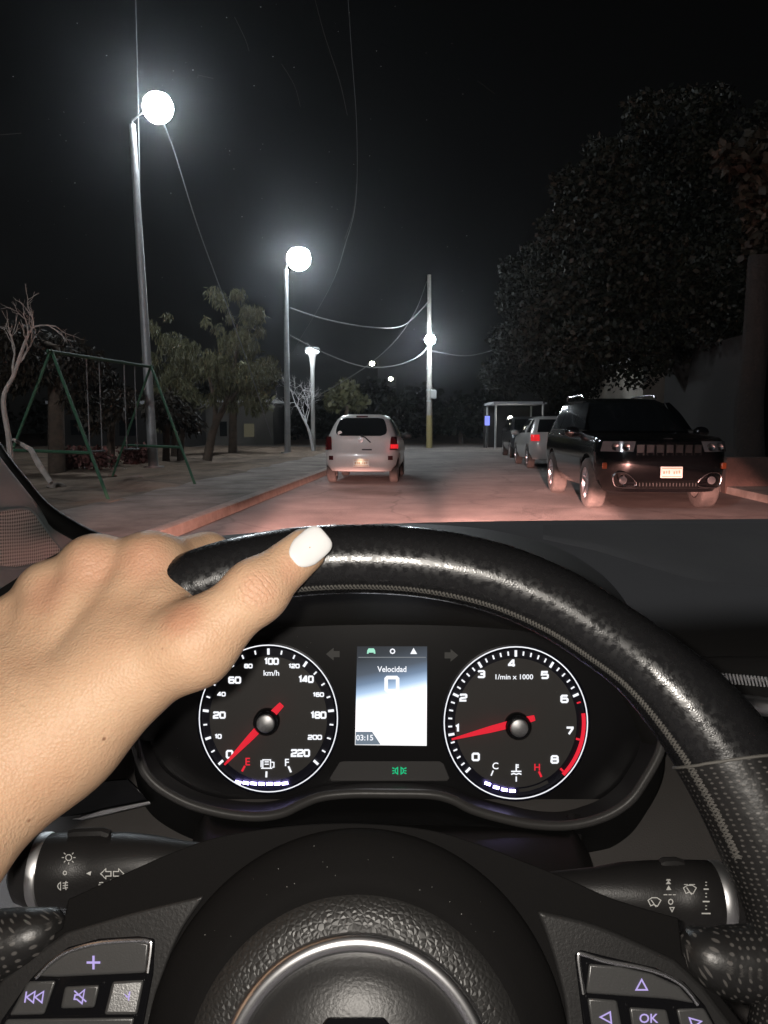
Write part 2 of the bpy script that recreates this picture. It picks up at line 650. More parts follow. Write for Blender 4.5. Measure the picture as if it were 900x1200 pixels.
M['lens_red_lit'] = mat('lit red lamp', (0.5, 0.01, 0.01), 0.2, emit=(1, .03, .04), estr=0.6)
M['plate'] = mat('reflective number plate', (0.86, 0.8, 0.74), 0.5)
M['plate_mark'] = mat('plate band', (0.6, 0.36, 0.24), 0.6)
M['led'] = glow('led lamp', (0.86, 0.94, 1.0), 210)
M['led_strong'] = glow('led lamp at the far pole', (0.86, 0.94, 1.0), 420)
M['led_assumed'] = glow('led of assumed unseen lamp', (0.92, 0.95, 1.0), 540)  # lens of the assumed street lamp added behind the viewer
M['led_far'] = glow('far lamp', (1.0, 0.97, 0.8), 12)
M['blue_sign'] = glow('blue sign light', (0.25, 0.3, 1.0), 1.2)
M['warm_window'] = glow('lit window', (1.0, 0.92, 0.62), 0.06)
M['amber'] = mat('amber reflector', (.14, .03, .008), .3)

KYAW = RAD(4.3)            # the street runs a little to the right


def along(p0, dist, off=0.0):
    """point dist metres down the street from p0, off metres to the right"""
    return Vector((p0.x + math.sin(KYAW) * dist + math.cos(KYAW) * off, p0.y + math.cos(KYAW) * dist - math.sin(KYAW) * off, p0.z))


def sheet(pts, z, name, m, cuts=0):
    mb = MB()
    mb.add([(x, y, z) for x, y in pts], [tuple(range(len(pts)))])
    return mb.build(name, m, None, smooth=0)


struct(sheet([(-120, -20), (120, -20), (120, 140), (-120, 140)], 0, "ground", M['sand']))
K0 = Vector((-2.28, 10.0, 0))
kl = lambda d, off=0.0: along(K0, d, off)
a, b = kl(-30), kl(36)
c, d = along(K0, 36, 8.3), along(K0, -30, 8.3)
struct(sheet([(a.x, a.y), (d.x, d.y), (c.x, c.y), (b.x, b.y)], .004, "road", M['road']))
struct(sheet([(-90, b.y + .0), (90, b.y + .0), (90, b.y + 9), (-90, b.y + 9)], .004, "cross_street", M['road']))
# kerb and walk on the park side
mb = MB()
pr = [(0, .004), (-.02, .13), (-.06, .145), (-.16, .147), (-.17, 0.004)]
mb.grid([[kl(t, o) + Vector((0, 0, z)) for o, z in pr] for t in np.linspace(-30, 31, 40)])
struct(mb.build("kerb", M['kerb'], None, smooth=30))
mb = MB()
rows = []
rnd = random.Random(3)
for t in np.linspace(-30, 31, 60):
    w = 1.75 + .25 * rnd.random()
    rows.append([kl(t, -.17) + Vector((0, 0, .135)), kl(t, -.17 - w * .5) + Vector((0, 0, .135)), kl(t, -.17 - w) + Vector((0, 0, .128)), kl(t, -.3 - w) + Vector((0, 0, .05))])
mb.grid(rows)
struct(mb.build("pavement", M['walk'], None, smooth=30))
# park earth, gently uneven
mb = MB()
rows = []
for y in np.linspace(2, 46, 90):
    r = []
    kx = K0.x + math.tan(KYAW) * (y - 10)
    for x in np.linspace(0, 1, 46):
        X = kx - 1.9 - x * x * 40
        z = .115 + .05 * math.sin(X * 1.3 + y * .7) * math.sin(y * .9 - X * .5) + .03 * math.sin(3.1 * X + 2.2 * y)
        r.append(Vector((X, y, z if x > 0 else .10)))
    rows.append(r)
mb.grid(rows)
struct(mb.build("park_ground", M['sand'], None, smooth=60))
# right-hand pavement
mb = MB()
rows = []
for t in np.linspace(-30, 34, 30):
    rows.append([kl(t, 8.3) + Vector((0, 0, .004)), kl(t, 8.32) + Vector((0, 0, .13)), kl(t, 8.45) + Vector((0, 0, .14)), kl(t, 10.2) + Vector((0, 0, .14)), kl(t, 10.25) + Vector((0, 0, .004))])
mb.grid(rows)
struct(mb.build("right_pavement", M['walk'], None, smooth=30))


# ---- lamps
def street_lamp(base, top, head, label, hs_=0.36, pr=(.14, .085), group="tall street lamps along the park", lens_m='led'):
    t = thing("street_lamp", label, "street lamp", base, group=group)
    mb = MB()
    mb.tube([base, base.lerp(top, .5), top], [pr[0], (pr[0] + pr[1]) / 2, pr[1]], seg=14)
    mb.build("pole", M['galv'], t)
    mb = MB()
    mb.tube([base, base + Vector((0, 0, .04))], pr[0] * 2.1, seg=14)
    mb.build("base_plate", M['galv'], t)
    mb = MB()
    mid = top.lerp(head, .5) + Vector((0, 0, .14))
    mb.tube([top - Vector((0, 0, .1)), top + Vector((0, 0, .1)), mid, head + Vector((0, 0, hs_ * .9))], .03, seg=8)
    mb.build("arm", M['trim_black'], t)
    mb = MB()
    ax, ay, az = Vector((1, 0, 0)), Vector((0, 1, 0)), Vector((0, 0, 1))
    mb.lathe([(0, hs_ * .98), (hs_ * .3, hs_ * .96), (hs_ * .5, hs_ * .86), (hs_ * .56, hs_ * .76), (hs_ * .5, hs_ * .74)], head, ax, ay, az, 24)
    hd = mb.build("lamp_head", M['galv'], t)
    mb = MB()
    mb.lathe([(hs_ * math.sin(k * math.pi / 14), hs_ * math.cos(k * math.pi / 14)) for k in range(3, 15)], head, ax, ay, az, 28)
    mb.build("lens", M[lens_m], hd)
    return t


b1 = G(180, 548, .1)
street_lamp(b1, atY(155, 146, b1.y), atY(185, 126, b1.y), "tall galvanised street lamp behind the green swing frame", hs_=.40)
b2 = G(337, 531, .1)
street_lamp(b2, atY(335, 316, b2.y), atY(350, 303, b2.y), "tall galvanised street lamp between the park trees and the silver hatchback", hs_=.5)

b_assumed = Vector((-8.2, -9.0, .1))  # unseen lamp added behind the viewer, assumed from the lit hatchback and park ground
street_lamp(b_assumed, b_assumed + Vector((0, 0, 9.6)), b_assumed + Vector((.9, 0, 9.9)), "assumed tall street lamp behind the viewer on the left, added unseen for its light", hs_=.62, lens_m='led_assumed')

# short lamp with a flared lit top
b3 = G(367, 529, .1)
t3 = atY(366, 409, b3.y)
t = thing("street_lamp", "short white post lamp with a flared lit top beside the bare white tree", "street lamp", b3)
mb = MB()
mb.tube([b3, b3.lerp(t3, .55), b3.lerp(t3, .8)], [.11, .09, .10], seg=14)
mb.tube([b3.lerp(t3, .8), b3.lerp(t3, .92), t3 - Vector((0, 0, .22))], [.10, .15, .21], seg=14)
mb.build("pole", M['white_paint'], t)
mb = MB()
mb.lathe([(0, .16), (.3, .13), (.36, .06), (.34, .0)], t3 - Vector((0, 0, .06)), Vector((1, 0, 0)), Vector((0, 1, 0)), Vector((0, 0, 1)), 20)
mb.build("lamp_head", M['galv'], t)
mb = MB()
mb.lathe([(.33, .0), (.31, -.1), (.22, -.16)], t3 - Vector((0, 0, .06)), Vector((1, 0, 0)), Vector((0, 1, 0)), Vector((0, 0, 1)), 20)
mb.build("lens", glow('post lamp lens', (.9, .96, 1), 3.0), t)
lamp("post_light", 'POINT', t3 + Vector((-.1, -.75, -.25)), 120, (0.88, 0.95, 1.0), shadow_soft_size=.2)

# utility pole at the end of the street
b4 = G(503, 525, 0)
p4 = atY(503, 322, b4.y)
t = thing("utility_pole", "concrete utility pole with a bright lamp and a yellow foot at the street's end", "utility pole", b4)
mb = MB()
mb.tube([b4 + Vector((0, 0, 1.9)), p4], [.17, .11], seg=14)
mb.build("pole", M['concrete_pole'], t)
mb = MB()
mb.tube([b4, b4 + Vector((0, 0, 1.9))], [.185, .175], seg=14)
mb.build("painted_foot", M['yellow_band'], t)
h4 = atY(504, 398, b4.y - 1.2)
mb = MB()
mb.tube([atY(503, 408, b4.y), h4 + Vector((0, 0, .1))], .04, seg=8)
mb.build("lamp_arm", M['galv'], t)
mb = MB()
mb.lathe([(0, .33), (.12, .32), (.19, .28), (.17, .26)], h4, Vector((1, 0, 0)), Vector((0, 1, 0)), Vector((0, 0, 1)), 20)
mb.build("lamp_head", M['galv'], t)
mb = MB()
mb.lathe([(.29 * math.sin(k * math.pi / 14), .29 * math.cos(k * math.pi / 14)) for k in range(3, 15)], h4, Vector((1, 0, 0)), Vector((0, 1, 0)), Vector((0, 0, 1)), 20)
mb.build("lens", M['led_strong'], t)
mb = MB()
q = atY(508, 462, b4.y - .3)
mb.box(q, (.34, .25, .5))
mb.build("meter_box", M['galv'], t, bevel=.02)
for z in (432, 457, 470):
    q = atY(503, z, b4.y)
    mb = MB()
    mb.tube([q + Vector((0, 0, -.05)), q + Vector((0, 0, .05))], .17, seg=14)
    mb.build("band", M['galv'], t)

# far lamps beyond the houses
for (u, v, Y, lb) in ((436, 426, 95, "far street lamp, higher of the two yellowish lights above the silver hatchback"), (458, 444, 110, "far street lamp, lower of the two yellowish lights above the silver hatchback")):
    hd = atY(u, v, Y)
    bs = Vector((hd.x + .7, hd.y, 0))
    t = thing("street_lamp", lb, "street lamp", bs, group="far street lamps")
    mb = MB()
    mb.tube([bs, Vector((bs.x, bs.y, hd.z + .2)), hd + Vector((0, 0, .2))], .06, seg=6)
    mb.build("pole", M['trim_black'], t)
    mb = MB()
    mb.lathe([(0, .3), (.24, .2), (.34, 0), (.24, -.2), (0, -.3)], hd, Vector((1, 0, 0)), Vector((0, 1, 0)), Vector((0, 0, 1)), 12)
    mb.build("lens", M['led_far'], t)


# ---- overhead cables
def cable(pts, r, label, n=10, m=None):
    mb = MB()
    mb.tube(catmull(pts, n), r, seg=5)
    o = mb.build("overhead_cable", m or M['cable'], None)
    tag(o, label, "cable")
    return o


Y1, Y2, Y4 = b1.y, b2.y, b4.y
cable([atY(190, 140, Y1), atY(205, 180, Y1 + .5), atY(235, 275, Y1 + 1), atY(285, 410, Y1 + 2), atY(318, 512, Y1 + 3)], .016, "pale slack cable hanging from the tallest lamp down past the park trees")
cable([atY(340, 361, Y2), atY(385, 375, Y2 + 2), atY(440, 384, Y2 + 4), atY(475, 380, Y4 - 2), atY(503, 352, Y4)], .03, "double cable running from the second tall lamp towards the utility pole")
cable([atY(504, 403, Y4), atY(490, 418, Y4 - 1), atY(465, 428, Y4 - 2), atY(430, 430, Y4 - 4), atY(390, 418, Y2 + 1), atY(337, 392, Y2)], .024, "sagging cable left of the lamp on the utility pole")
cable([atY(505, 411, Y4), atY(520, 414, Y4), atY(545, 417, Y4 + 1), atY(575, 411, Y4 + 2), atY(630, 390, Y4 + 4)], .024, "short cable right of the lamp on the utility pole")
cable([atY(500, 330, Y4), atY(488, 362, Y4 - 5), atY(466, 396, Y4 - 10), atY(435, 425, Y4 - 14), atY(400, 448, Y4 - 18), atY(368, 466, Y4 - 20)], .018, "thin knotted cable sloping from the utility pole top down to the white tree", m=M['cable'])
cable([atY(404, -60, 29), atY(412, 60, 29.5), atY(418, 150, 30), atY(417, 235, 30), atY(405, 285, 30.5), atY(386, 338, 31), atY(338, 420, Y2)], .007, "thin cable drop above the second tall lamp")
cable([atY(158, -50, Y1 + 1), atY(160, 40, Y1 + 1), atY(163, 180, Y1 + 1), atY(165, 330, Y1 + 1), atY(168, 420, Y1 + 1), atY(178, 520, Y1 + .1)], .014, "dark cable running close beside the tallest lamp pole")

# ---- swing frame
apN, apF = atY(60, 412, 14), atY(177, 430, 17.6)
fN = [G(128, 588, .1), Vector((-7.0, 14.35, .1))]
fF = [G(229, 569, .1), Vector((-6.25, 18.3, .1))]
sw = thing("swing_set", "green steel tube swing frame with two A-shaped ends on the sandy park ground", "swing set", Vector((-5.6, 15.8, .1)))
mb = MB()
mb.tube([apN - (apF - apN).normalized() * .1, apF + (apF - apN).normalized() * .1], .032, seg=12)
mb.build("top_beam", M['green_paint'], sw)
for ap, ft in ((apN, fN), (apF, fF)):
    for f in ft:
        mb = MB()
        mb.tube([ap + Vector((0, 0, .03)), f], .027, seg=12)
        mb.build("leg", M['green_paint'], sw)
    mb = MB()
    t_ = .70
    mb.tube([ap.lerp(ft[0], t_), ap.lerp(ft[1], t_)], .028, seg=10)
    mb.build("crossbar", M['green_paint'], sw)
for k in (.3, .42, .68, .80):
    q = apN.lerp(apF, k)
    mb = MB()
    mb.tube([q, q - Vector((0, 0, 1.75))], .012, seg=6)
    mb.build("chain", M['cable'], sw)
for k in (.36, .74):
    q = apN.lerp(apF, k) - Vector((0, 0, 1.76))
    mb = MB()
    mb.box(q, (.2, .48, .035))
    mb.build("seat", M['trim_black'], sw, bevel=.01)


# ---- trees
def crown_quads(mb, clumps, n, size, rnd, droop=0.0, elong=1.6):
    tot = sum(r[1] ** 2 for r in clumps)
    for c, r in clumps:
        for _ in range(int(n * r * r / tot)):
            d = Vector((rnd.gauss(0, 1), rnd.gauss(0, 1), rnd.gauss(0, 1)))
            d = d.normalized() * r * (rnd.random() ** .45)
            p = c + Vector((d.x, d.y, d.z * .85))
            s = size * (.6 + .8 * rnd.random())
            ax = Vector((rnd.gauss(0, 1), rnd.gauss(0, 1), rnd.gauss(0, 1) - droop * 2.2)).normalized()
            bx = ax.orthogonal().normalized()
            bx = Matrix.Rotation(rnd.random() * 6.28, 3, ax) @ bx
            w = s / elong * .5
            mb.add([p, p + ax * s * .5 + bx * w, p + ax * s, p + ax * s * .5 - bx * w], [(0, 1, 2, 3)])


def tree(name, label, cat, base, forks, clumps, n, size, leaf, bark='bark', r0=.16, seed=1, droop=0., group=None, elong=1.6):
    t = thing(name, label, cat, base, group=group)
    rnd = random.Random(seed)
    mb = MB()
    for path, ra, rb in forks:
        pp = catmull(path, 5)
        k = len(pp)
        mb.tube(pp, [ra + (rb - ra) * i / (k - 1) for i in range(k)], seg=9)
    mb.build("trunk", M[bark], t)
    if clumps:
        mb = MB()
        crown_quads(mb, clumps, n, size, rnd, droop, elong)
        mb.build("crown", M[leaf], t, smooth=0)
    return t


def pxclumps(lst, Y, rnd, jit=1.5):
    return [(atY(u, v, Y + rnd.uniform(-jit, jit)), r * Y / FPX) for u, v, r in lst]


rnd = random.Random(11)
# left, feathery park trees
Yt = 27.5
base = atY(243, 548, Yt)
base.z = .1
wisp = random.Random(41)
cl = [(u + max(-17, min(17, wisp.gauss(0, 11))), v + max(-14, min(17, wisp.gauss(0, 11))), r * wisp.uniform(.22, .62)) for u, v, r in
      ((268, 352, 22), (295, 372, 26), (252, 385, 24), (288, 405, 34), (248, 432, 34), (303, 432, 30), (270, 458, 34), (236, 466, 22), (302, 466, 24)) for _ in range(5)]
tree("feathery_tree", "feathery olive tree with a forked trunk right of the tallest lamp pole", "tree", base,
     [([base, atY(250, 505, Yt), atY(262, 480, Yt), atY(286, 448, Yt)], .17, .06), ([atY(252, 500, Yt), atY(252, 478, Yt), atY(245, 440, Yt)], .11, .05), ([atY(262, 480, Yt), atY(275, 430, Yt), atY(278, 380, Yt)], .09, .03)],
     pxclumps(cl, Yt, rnd), 9500, .2, 'leaf_olive', r0=.16, seed=5, droop=1.1, elong=5.5)
Yt = 30.0
base = atY(205, 545, Yt)
base.z = .1
cl = [(u + max(-15, min(15, wisp.gauss(0, 10))), v + max(-12, min(15, wisp.gauss(0, 10))), r * wisp.uniform(.22, .62)) for u, v, r in
      ((192, 382, 22), (205, 402, 30), (190, 427, 28), (222, 424, 26), (212, 452, 32), (186, 457, 24), (228, 472, 22), (200, 487, 24)) for _ in range(5)]
tree("feathery_tree", "lower feathery tree directly behind the tallest lamp pole", "tree", base,
     [([base, atY(205, 500, Yt), atY(207, 450, Yt)], .15, .06)], pxclumps(cl, Yt, rnd), 7500, .2, 'leaf_olive', seed=6, droop=1.1, elong=5.5)
Yt = 34.0
base = atY(273, 535, Yt)
base.z = .1
cl = [(318, 425, 16), (325, 450, 16), (312, 470, 14)]
tree("park_tree", "straight brown trunk standing between the feathery tree and the second lamp", "tree", base,
     [([base, atY(273, 500, Yt), atY(273, 455, Yt)], .2, .15)], pxclumps([(285, 440, 22), (310, 440, 20), (300, 470, 18)], Yt, rnd), 1500, .28, 'leaf_olive', seed=8, elong=2.5)
# thick trunk behind the swing and its low crown
Yt = 20.0
base = atY(67, 552, Yt)
base.z = .1
cl = [(20, 400, 26), (55, 405, 22), (95, 425, 28), (40, 430, 24), (120, 450, 26), (90, 465, 20), (15, 440, 22), (110, 490, 18), (140, 470, 20)]
tree("park_tree", "thick reddish brown trunk with drooping boughs behind the green swing frame", "tree", base,
     [([base, atY(66, 500, Yt), atY(65, 440, Yt), atY(62, 405, Yt)], .22, .16), ([atY(65, 410, Yt), atY(40, 402, Yt), atY(5, 405, Yt)], .13, .09), ([atY(65, 430, Yt), atY(95, 425, Yt), atY(125, 440, Yt)], .07, .03)],
     pxclumps(cl, Yt, rnd), 6000, .2, 'leaf_brown', seed=9, droop=.5, elong=3.5)
for i, (u, vt, Yt) in enumerate(((130, 470, 23.0), (195, 480, 26.0), (212, 490, 27.0))):
    base = atY(u, 548, Yt)
    base.z = .1
    tree("park_tree", ["thin dark trunk seen between the swing frame's two ends", "stubby dark trunk just right of the tallest lamp pole", "second stubby dark trunk right of the tallest lamp pole, beside the forked tree"][i], "tree", base,
         [([base, atY(u, 520, Yt), atY(u + 2, vt, Yt)], .13, .1)], pxclumps([(u, vt - 5, 20), (u + 12, vt + 6, 14), (u - 14, vt + 2, 15)], Yt, rnd), 900, .28, 'leaf_brown', seed=20 + i, droop=.4, elong=3)


def bare_tree(label, base, segs, r0, seed, depth=4, m='pale_bark', ang=.5, shrink=.72, name="bare_tree", length=.8, direction=None, up=.15):
    t = thing(name, label, "tree", base)
    rnd = random.Random(seed)
    mb, limbs = MB(), []
    pp = catmull(segs, 5)
    mb.tube(pp, [r0 + (r0 * .5 - r0) * i / (len(pp) - 1) for i in range(len(pp))], seg=8)

    def grow(p, d, L, r, k):
        n = 3
        pts = [p]
        for i in range(n):
            d = (d + Vector((rnd.gauss(0, .16), rnd.gauss(0, .16), rnd.gauss(0, .12) + up * .3))).normalized()
            pts.append(pts[-1] + d * L / n)
        limbs[-1].tube(pts, [r, r * .86, r * .72, r * .6], seg=5)
        if k == 0:
            return
        for _ in range(rnd.choice((2, 3, 3))):
            ax = Vector((rnd.gauss(0, 1), rnd.gauss(0, 1), rnd.gauss(0, 1))).normalized()
            dd = (Matrix.Rotation(rnd.uniform(.3, 1.0) * ang * 1.6, 3, d.cross(ax).normalized()) @ d)
            grow(pts[rnd.choice((2, 3, 3))], dd, L * shrink * rnd.uniform(.8, 1.15), r * .58, k - 1)
    d0 = direction or (pp[-1] - pp[-2]).normalized()
    limbs.append(MB())
    grow(pp[-1], d0, length, r0 * .5, depth)
    limbs.append(MB())
    grow(pp[-4], (d0 + Vector((.5, .1, .2))).normalized(), length * .9, r0 * .42, depth - 1)
    limbs.append(MB())
    grow(pp[-6], (d0 + Vector((-.6, .1, .2))).normalized(), length * .9, r0 * .42, depth - 1)
    mb.build("trunk", M[m], t)
    for l_ in limbs:
        l_.build("limb", M[m], t)
    return t


Yt = 13.2
base = atY(14, 565, Yt)
base.z = .1
bare_tree("slender bare tree with pale bark at the left edge beside the swing frame", base, [base, atY(11, 520, Yt), atY(4, 468, Yt), atY(16, 440, Yt), atY(26, 410, Yt)], .055, 4, depth=4, length=.42, shrink=.74)
Yt = 36.5
base = atY(367, 530, Yt)
base.z = .1
bare_tree("small bare tree with white lit twigs leaning beside the short post lamp", base, [base, atY(362, 505, Yt), atY(354, 488, Yt)], .08, 12, depth=5, m='twig_white', length=.75, ang=.62, shrink=.76, direction=Vector((-.25, 0, 1)).normalized())

# fallen branch in the park
mb = MB()
mb.tube([atY(16, 515, 13.6), atY(36, 527, 13.4), atY(46, 545, 13.2), atY(60, 566, 13.0)], [.03, .045, .05, .04], seg=8)
tag(mb.build("fallen_branch", M['pale_bark'], None), "crooked pale branch leaning to the ground under the swing frame", "branch")
for u, v, s, lb in ((67, 570, .11, "pale green stone lying on the earth under the swing frame"), (70, 606, .07, "small whitish stone close to the windscreen edge"), (160, 560, .09, "reddish stone lump behind the swing frame"), (132, 557, .06, "small stone between the swing legs")):
    c = G(u, v, .13)
    bm_ = bmesh.new()
    bmesh.ops.create_icosphere(bm_, subdivisions=2, radius=1)
    rr = random.Random(int(u))
    mb = MB()
    mb.add([c + Vector((q.co.x * s * 1.6, q.co.y * s, q.co.z * s * .6)) * (1 + .25 * rr.random()) for q in bm_.verts], [tuple(x.index for x in f.verts) for f in bm_.faces])
    bm_.free()
    tag(mb.build("stone", M['walk'], None), lb, "stone")

# low reddish shrubs at the back of the park
for i, (u, v, r, Y) in enumerate(((82, 540, 8, 22.0), (112, 536, 9, 23.5), (150, 538, 10, 24.5), (168, 533, 8, 27), (100, 546, 6, 21.0))):
    base = atY(u, v + r, Y)
    base.z = .1
    t = thing("low_shrub", ["reddish low shrub right of the thick park trunk", "reddish low shrub under the middle of the swing beam", "wide reddish shrub left of the tallest lamp foot", "small reddish shrub touching the tallest lamp pole", "little reddish shrub in front of the others behind the swing"][i], "shrub", base, group="reddish shrubs behind the swing frame")
    mb = MB()
    rn = random.Random(i)
    crown_quads(mb, [(base + Vector((rn.uniform(-.5, .5), rn.uniform(-.3, .3), .28)), .35) for _ in range(5)], 700, .13, rn)
    mb.build("foliage", M['leaf_red'], t, smooth=0)
    mb = MB()
    mb.tube([base, base + Vector((.03, 0, .3))], .03, seg=6)
    mb.build("stem", M['bark'], t)

# right, the dark broad trees
def broad(label, bx, by, trunk, cl, Y, n, size, seed, leaf='leaf_dark', r=.2, jit=2.2):
    rn = random.Random(seed)
    base = Vector((bx, by, .1))
    return tree("broad_tree", label, "tree", base, trunk(base), [(atY(u, v, Y + rn.uniform(-jit, jit)), q * Y / FPX) for u, v, q in cl], n, size, leaf, bark='bark_dark', seed=seed, r0=r, group="dark trees along the right side")


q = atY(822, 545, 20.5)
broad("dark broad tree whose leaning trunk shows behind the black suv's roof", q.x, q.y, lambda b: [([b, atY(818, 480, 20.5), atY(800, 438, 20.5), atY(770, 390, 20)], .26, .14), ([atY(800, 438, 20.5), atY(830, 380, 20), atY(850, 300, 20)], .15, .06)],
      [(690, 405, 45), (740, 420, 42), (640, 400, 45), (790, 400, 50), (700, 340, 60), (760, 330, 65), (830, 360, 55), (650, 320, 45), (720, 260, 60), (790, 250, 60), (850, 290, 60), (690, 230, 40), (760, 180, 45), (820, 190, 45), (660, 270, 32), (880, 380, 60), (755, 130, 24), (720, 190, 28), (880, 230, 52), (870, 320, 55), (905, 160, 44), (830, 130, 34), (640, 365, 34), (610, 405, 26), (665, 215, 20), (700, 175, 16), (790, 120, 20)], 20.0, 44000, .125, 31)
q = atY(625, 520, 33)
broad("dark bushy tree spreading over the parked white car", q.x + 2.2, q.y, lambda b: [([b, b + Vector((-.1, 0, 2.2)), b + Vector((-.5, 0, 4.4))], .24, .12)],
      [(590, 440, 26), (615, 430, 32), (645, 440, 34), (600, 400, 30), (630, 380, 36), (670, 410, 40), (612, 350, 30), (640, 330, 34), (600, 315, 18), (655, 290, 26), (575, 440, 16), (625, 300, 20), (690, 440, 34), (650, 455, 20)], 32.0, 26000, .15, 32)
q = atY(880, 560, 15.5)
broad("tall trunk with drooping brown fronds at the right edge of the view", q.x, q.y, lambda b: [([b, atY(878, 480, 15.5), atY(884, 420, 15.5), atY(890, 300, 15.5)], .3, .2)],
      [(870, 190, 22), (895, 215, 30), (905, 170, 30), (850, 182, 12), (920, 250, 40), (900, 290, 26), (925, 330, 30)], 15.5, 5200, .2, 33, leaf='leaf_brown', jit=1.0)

# treeline far behind, read as one mass, and single trees before it
rn = random.Random(77)
mb = MB()
cl = []
for i in range(90):
    u = rn.uniform(-150, 1050)
    Y = rn.uniform(72, 95)
    hgt = rn.uniform(3, 6.5)
    cl.append((Vector(((u - 450) / FPX * Y, Y, rn.uniform(.8, hgt))), rn.uniform(1.2, 2.6)))
crown_quads(mb, cl, 16000, .55, rn)
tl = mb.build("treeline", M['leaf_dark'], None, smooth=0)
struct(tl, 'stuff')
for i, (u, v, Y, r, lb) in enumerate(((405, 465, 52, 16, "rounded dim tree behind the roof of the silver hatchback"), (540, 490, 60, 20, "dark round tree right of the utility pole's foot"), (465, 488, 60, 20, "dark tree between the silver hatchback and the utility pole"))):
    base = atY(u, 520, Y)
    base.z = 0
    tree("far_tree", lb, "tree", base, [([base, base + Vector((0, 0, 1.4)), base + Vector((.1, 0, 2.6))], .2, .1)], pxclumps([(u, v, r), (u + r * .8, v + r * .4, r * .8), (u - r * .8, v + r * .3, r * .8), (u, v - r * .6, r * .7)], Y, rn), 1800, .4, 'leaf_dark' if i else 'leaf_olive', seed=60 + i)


# ---- houses
def house(name, label, x0, x1, y0, y1, h, wall, openings=(), roof=True, cat="house"):
    t = thing(name, label, cat, ((x0 + x1) / 2, y0, 0))
    mb = MB()
    mb.box(((x0 + x1) / 2, (y0 + y1) / 2, h / 2), (x1 - x0, y1 - y0, h))
    mb.build("wall", M[wall], t)
    if roof:
        mb = MB()
        mb.box(((x0 + x1) / 2, (y0 + y1) / 2, h + .09), (x1 - x0 + .4, y1 - y0 + .4, .18))
        mb.build("roof", M['roofing'], t)
    for (cx, cz, w, hh_, mm, kind) in openings:
        mb = MB()
        mb.box((cx, y0 - .02, cz), (w + .16, .08, hh_ + .16))
        fr_ = mb.build(kind, M[wall], t)
        mb = MB()
        mb.box((cx, y0 - .05, cz), (w, .06, hh_))
        mb.build("pane" if kind == "window" else "door_panel", M[mm], fr_)
    return t


q0, q1 = atY(752, 500, 26), atY(905, 500, 26)
house("stucco_house", "pale stucco house behind the black suv, partly hidden by dark trees", q0.x, q1.x + 4, 26, 34, 3.35, 'stucco', [(q0.x + 1.3, 1.6, 1.0, 1.2, 'glass_dark', "window"), (q0.x + 3.2, 1.05, .95, 2.1, 'dark_wall', "door")])
q0, q1 = atY(855, 500, 17.3), atY(960, 500, 17.3)
house("garden_house", "dark low building at the right edge behind the frond trunk", q0.x + .2, q1.x + 3, 17.3, 22, 3.2, 'dark_wall', [(q0.x + 1.6, 1.5, .9, 1.2, 'glass_dark', "window")], roof=False)
mb = MB()
q0, q1 = atY(848, 550, 15.0), atY(990, 550, 15.0)
mb.box(((q0.x + q1.x) / 2, 15.0, .34), (q1.x - q0.x, .22, .68))
tag(mb.build("garden_wall", M['brickwall'], None, bevel=.02), "low reddish garden wall right of the black suv", "wall")
q0, q1 = atY(225, 500, 55), atY(320, 500, 55)
house("park_house", "low house with dim yellow windows beyond the park trees on the left", q0.x, q1.x, 55, 62, 2.9, 'park_wall',
      [(atY(237, 500, 55).x, 1.0, .38, .8, 'warm_window', "window"), (atY(292, 500, 55).x, 1.0, .7, .9, 'warm_window', "window"), (atY(262, 500, 55).x, 1.1, .5, 1.0, 'glass_dark', "window")])
q0, q1 = atY(60, 500, 48), atY(215, 500, 48)
house("park_house", "dark low house far behind the green swing frame", q0.x, q1.x, 48, 54, 2.6, 'dark_wall', [(atY(95, 500, 48).x, 1.2, 1.2, .9, 'glass_dark', "window"), (atY(150, 500, 48).x, 1.2, 1.0, 1.0, 'glass_dark', "window")])
# carport with lights, right of the street's end
q0, q1 = atY(578, 500, 44), atY(640, 500, 44)
t = thing("carport", "open carport with a pale sheet roof beyond the parked cars", "carport", (q0.x + 1, 44, 0))
mb = MB()
mb.box(((q0.x + q1.x) / 2, 46, 2.55), (q1.x - q0.x, 4, .14))
mb.build("roof", M['roofing'], t)
for x, y in ((q0.x + .15, 44.2), (q1.x - .15, 44.2), (q0.x + .15, 47.8), (q1.x - .15, 47.8)):
    mb = MB()
    mb.tube([(x, y, 0), (x, y, 2.5)], .06, seg=8)
    mb.build("post", M['galv'], t)
mb = MB()
mb.box(((q0.x + q1.x) / 2, 48.2, 1.2), (q1.x - q0.x, .2, 2.4))
mb.build("back_wall", M['dark_wall'], t)
mb = MB()
c = atY(598, 490, 44.4)
mb.lathe([(0, .14), (.11, .09), (.14, 0), (.11, -.09), (0, -.14)], c, Vector((1, 0, 0)), Vector((0, 1, 0)), Vector((0, 0, 1)), 12)
mb.build("bulb", M['led_far'], t)
lamp("carport_light", 'POINT', c + Vector((0, -.3, .1)), 40, (1, .97, .88), shadow_soft_size=.1)
q = atY(571, 493, 47)
t = thing("lit_sign", "small blue lit sign left of the carport", "sign", (q.x, q.y, 0))
mb = MB()
mb.box(q, (.28, .1, .55))
mb.build("sign_panel", M['blue_sign'], t)
mb = MB()
mb.tube([(q.x, q.y + .1, 0), (q.x, q.y + .1, q.z + .3)], .04, seg=6)
mb.build("sign_post", M['trim_black'], t)


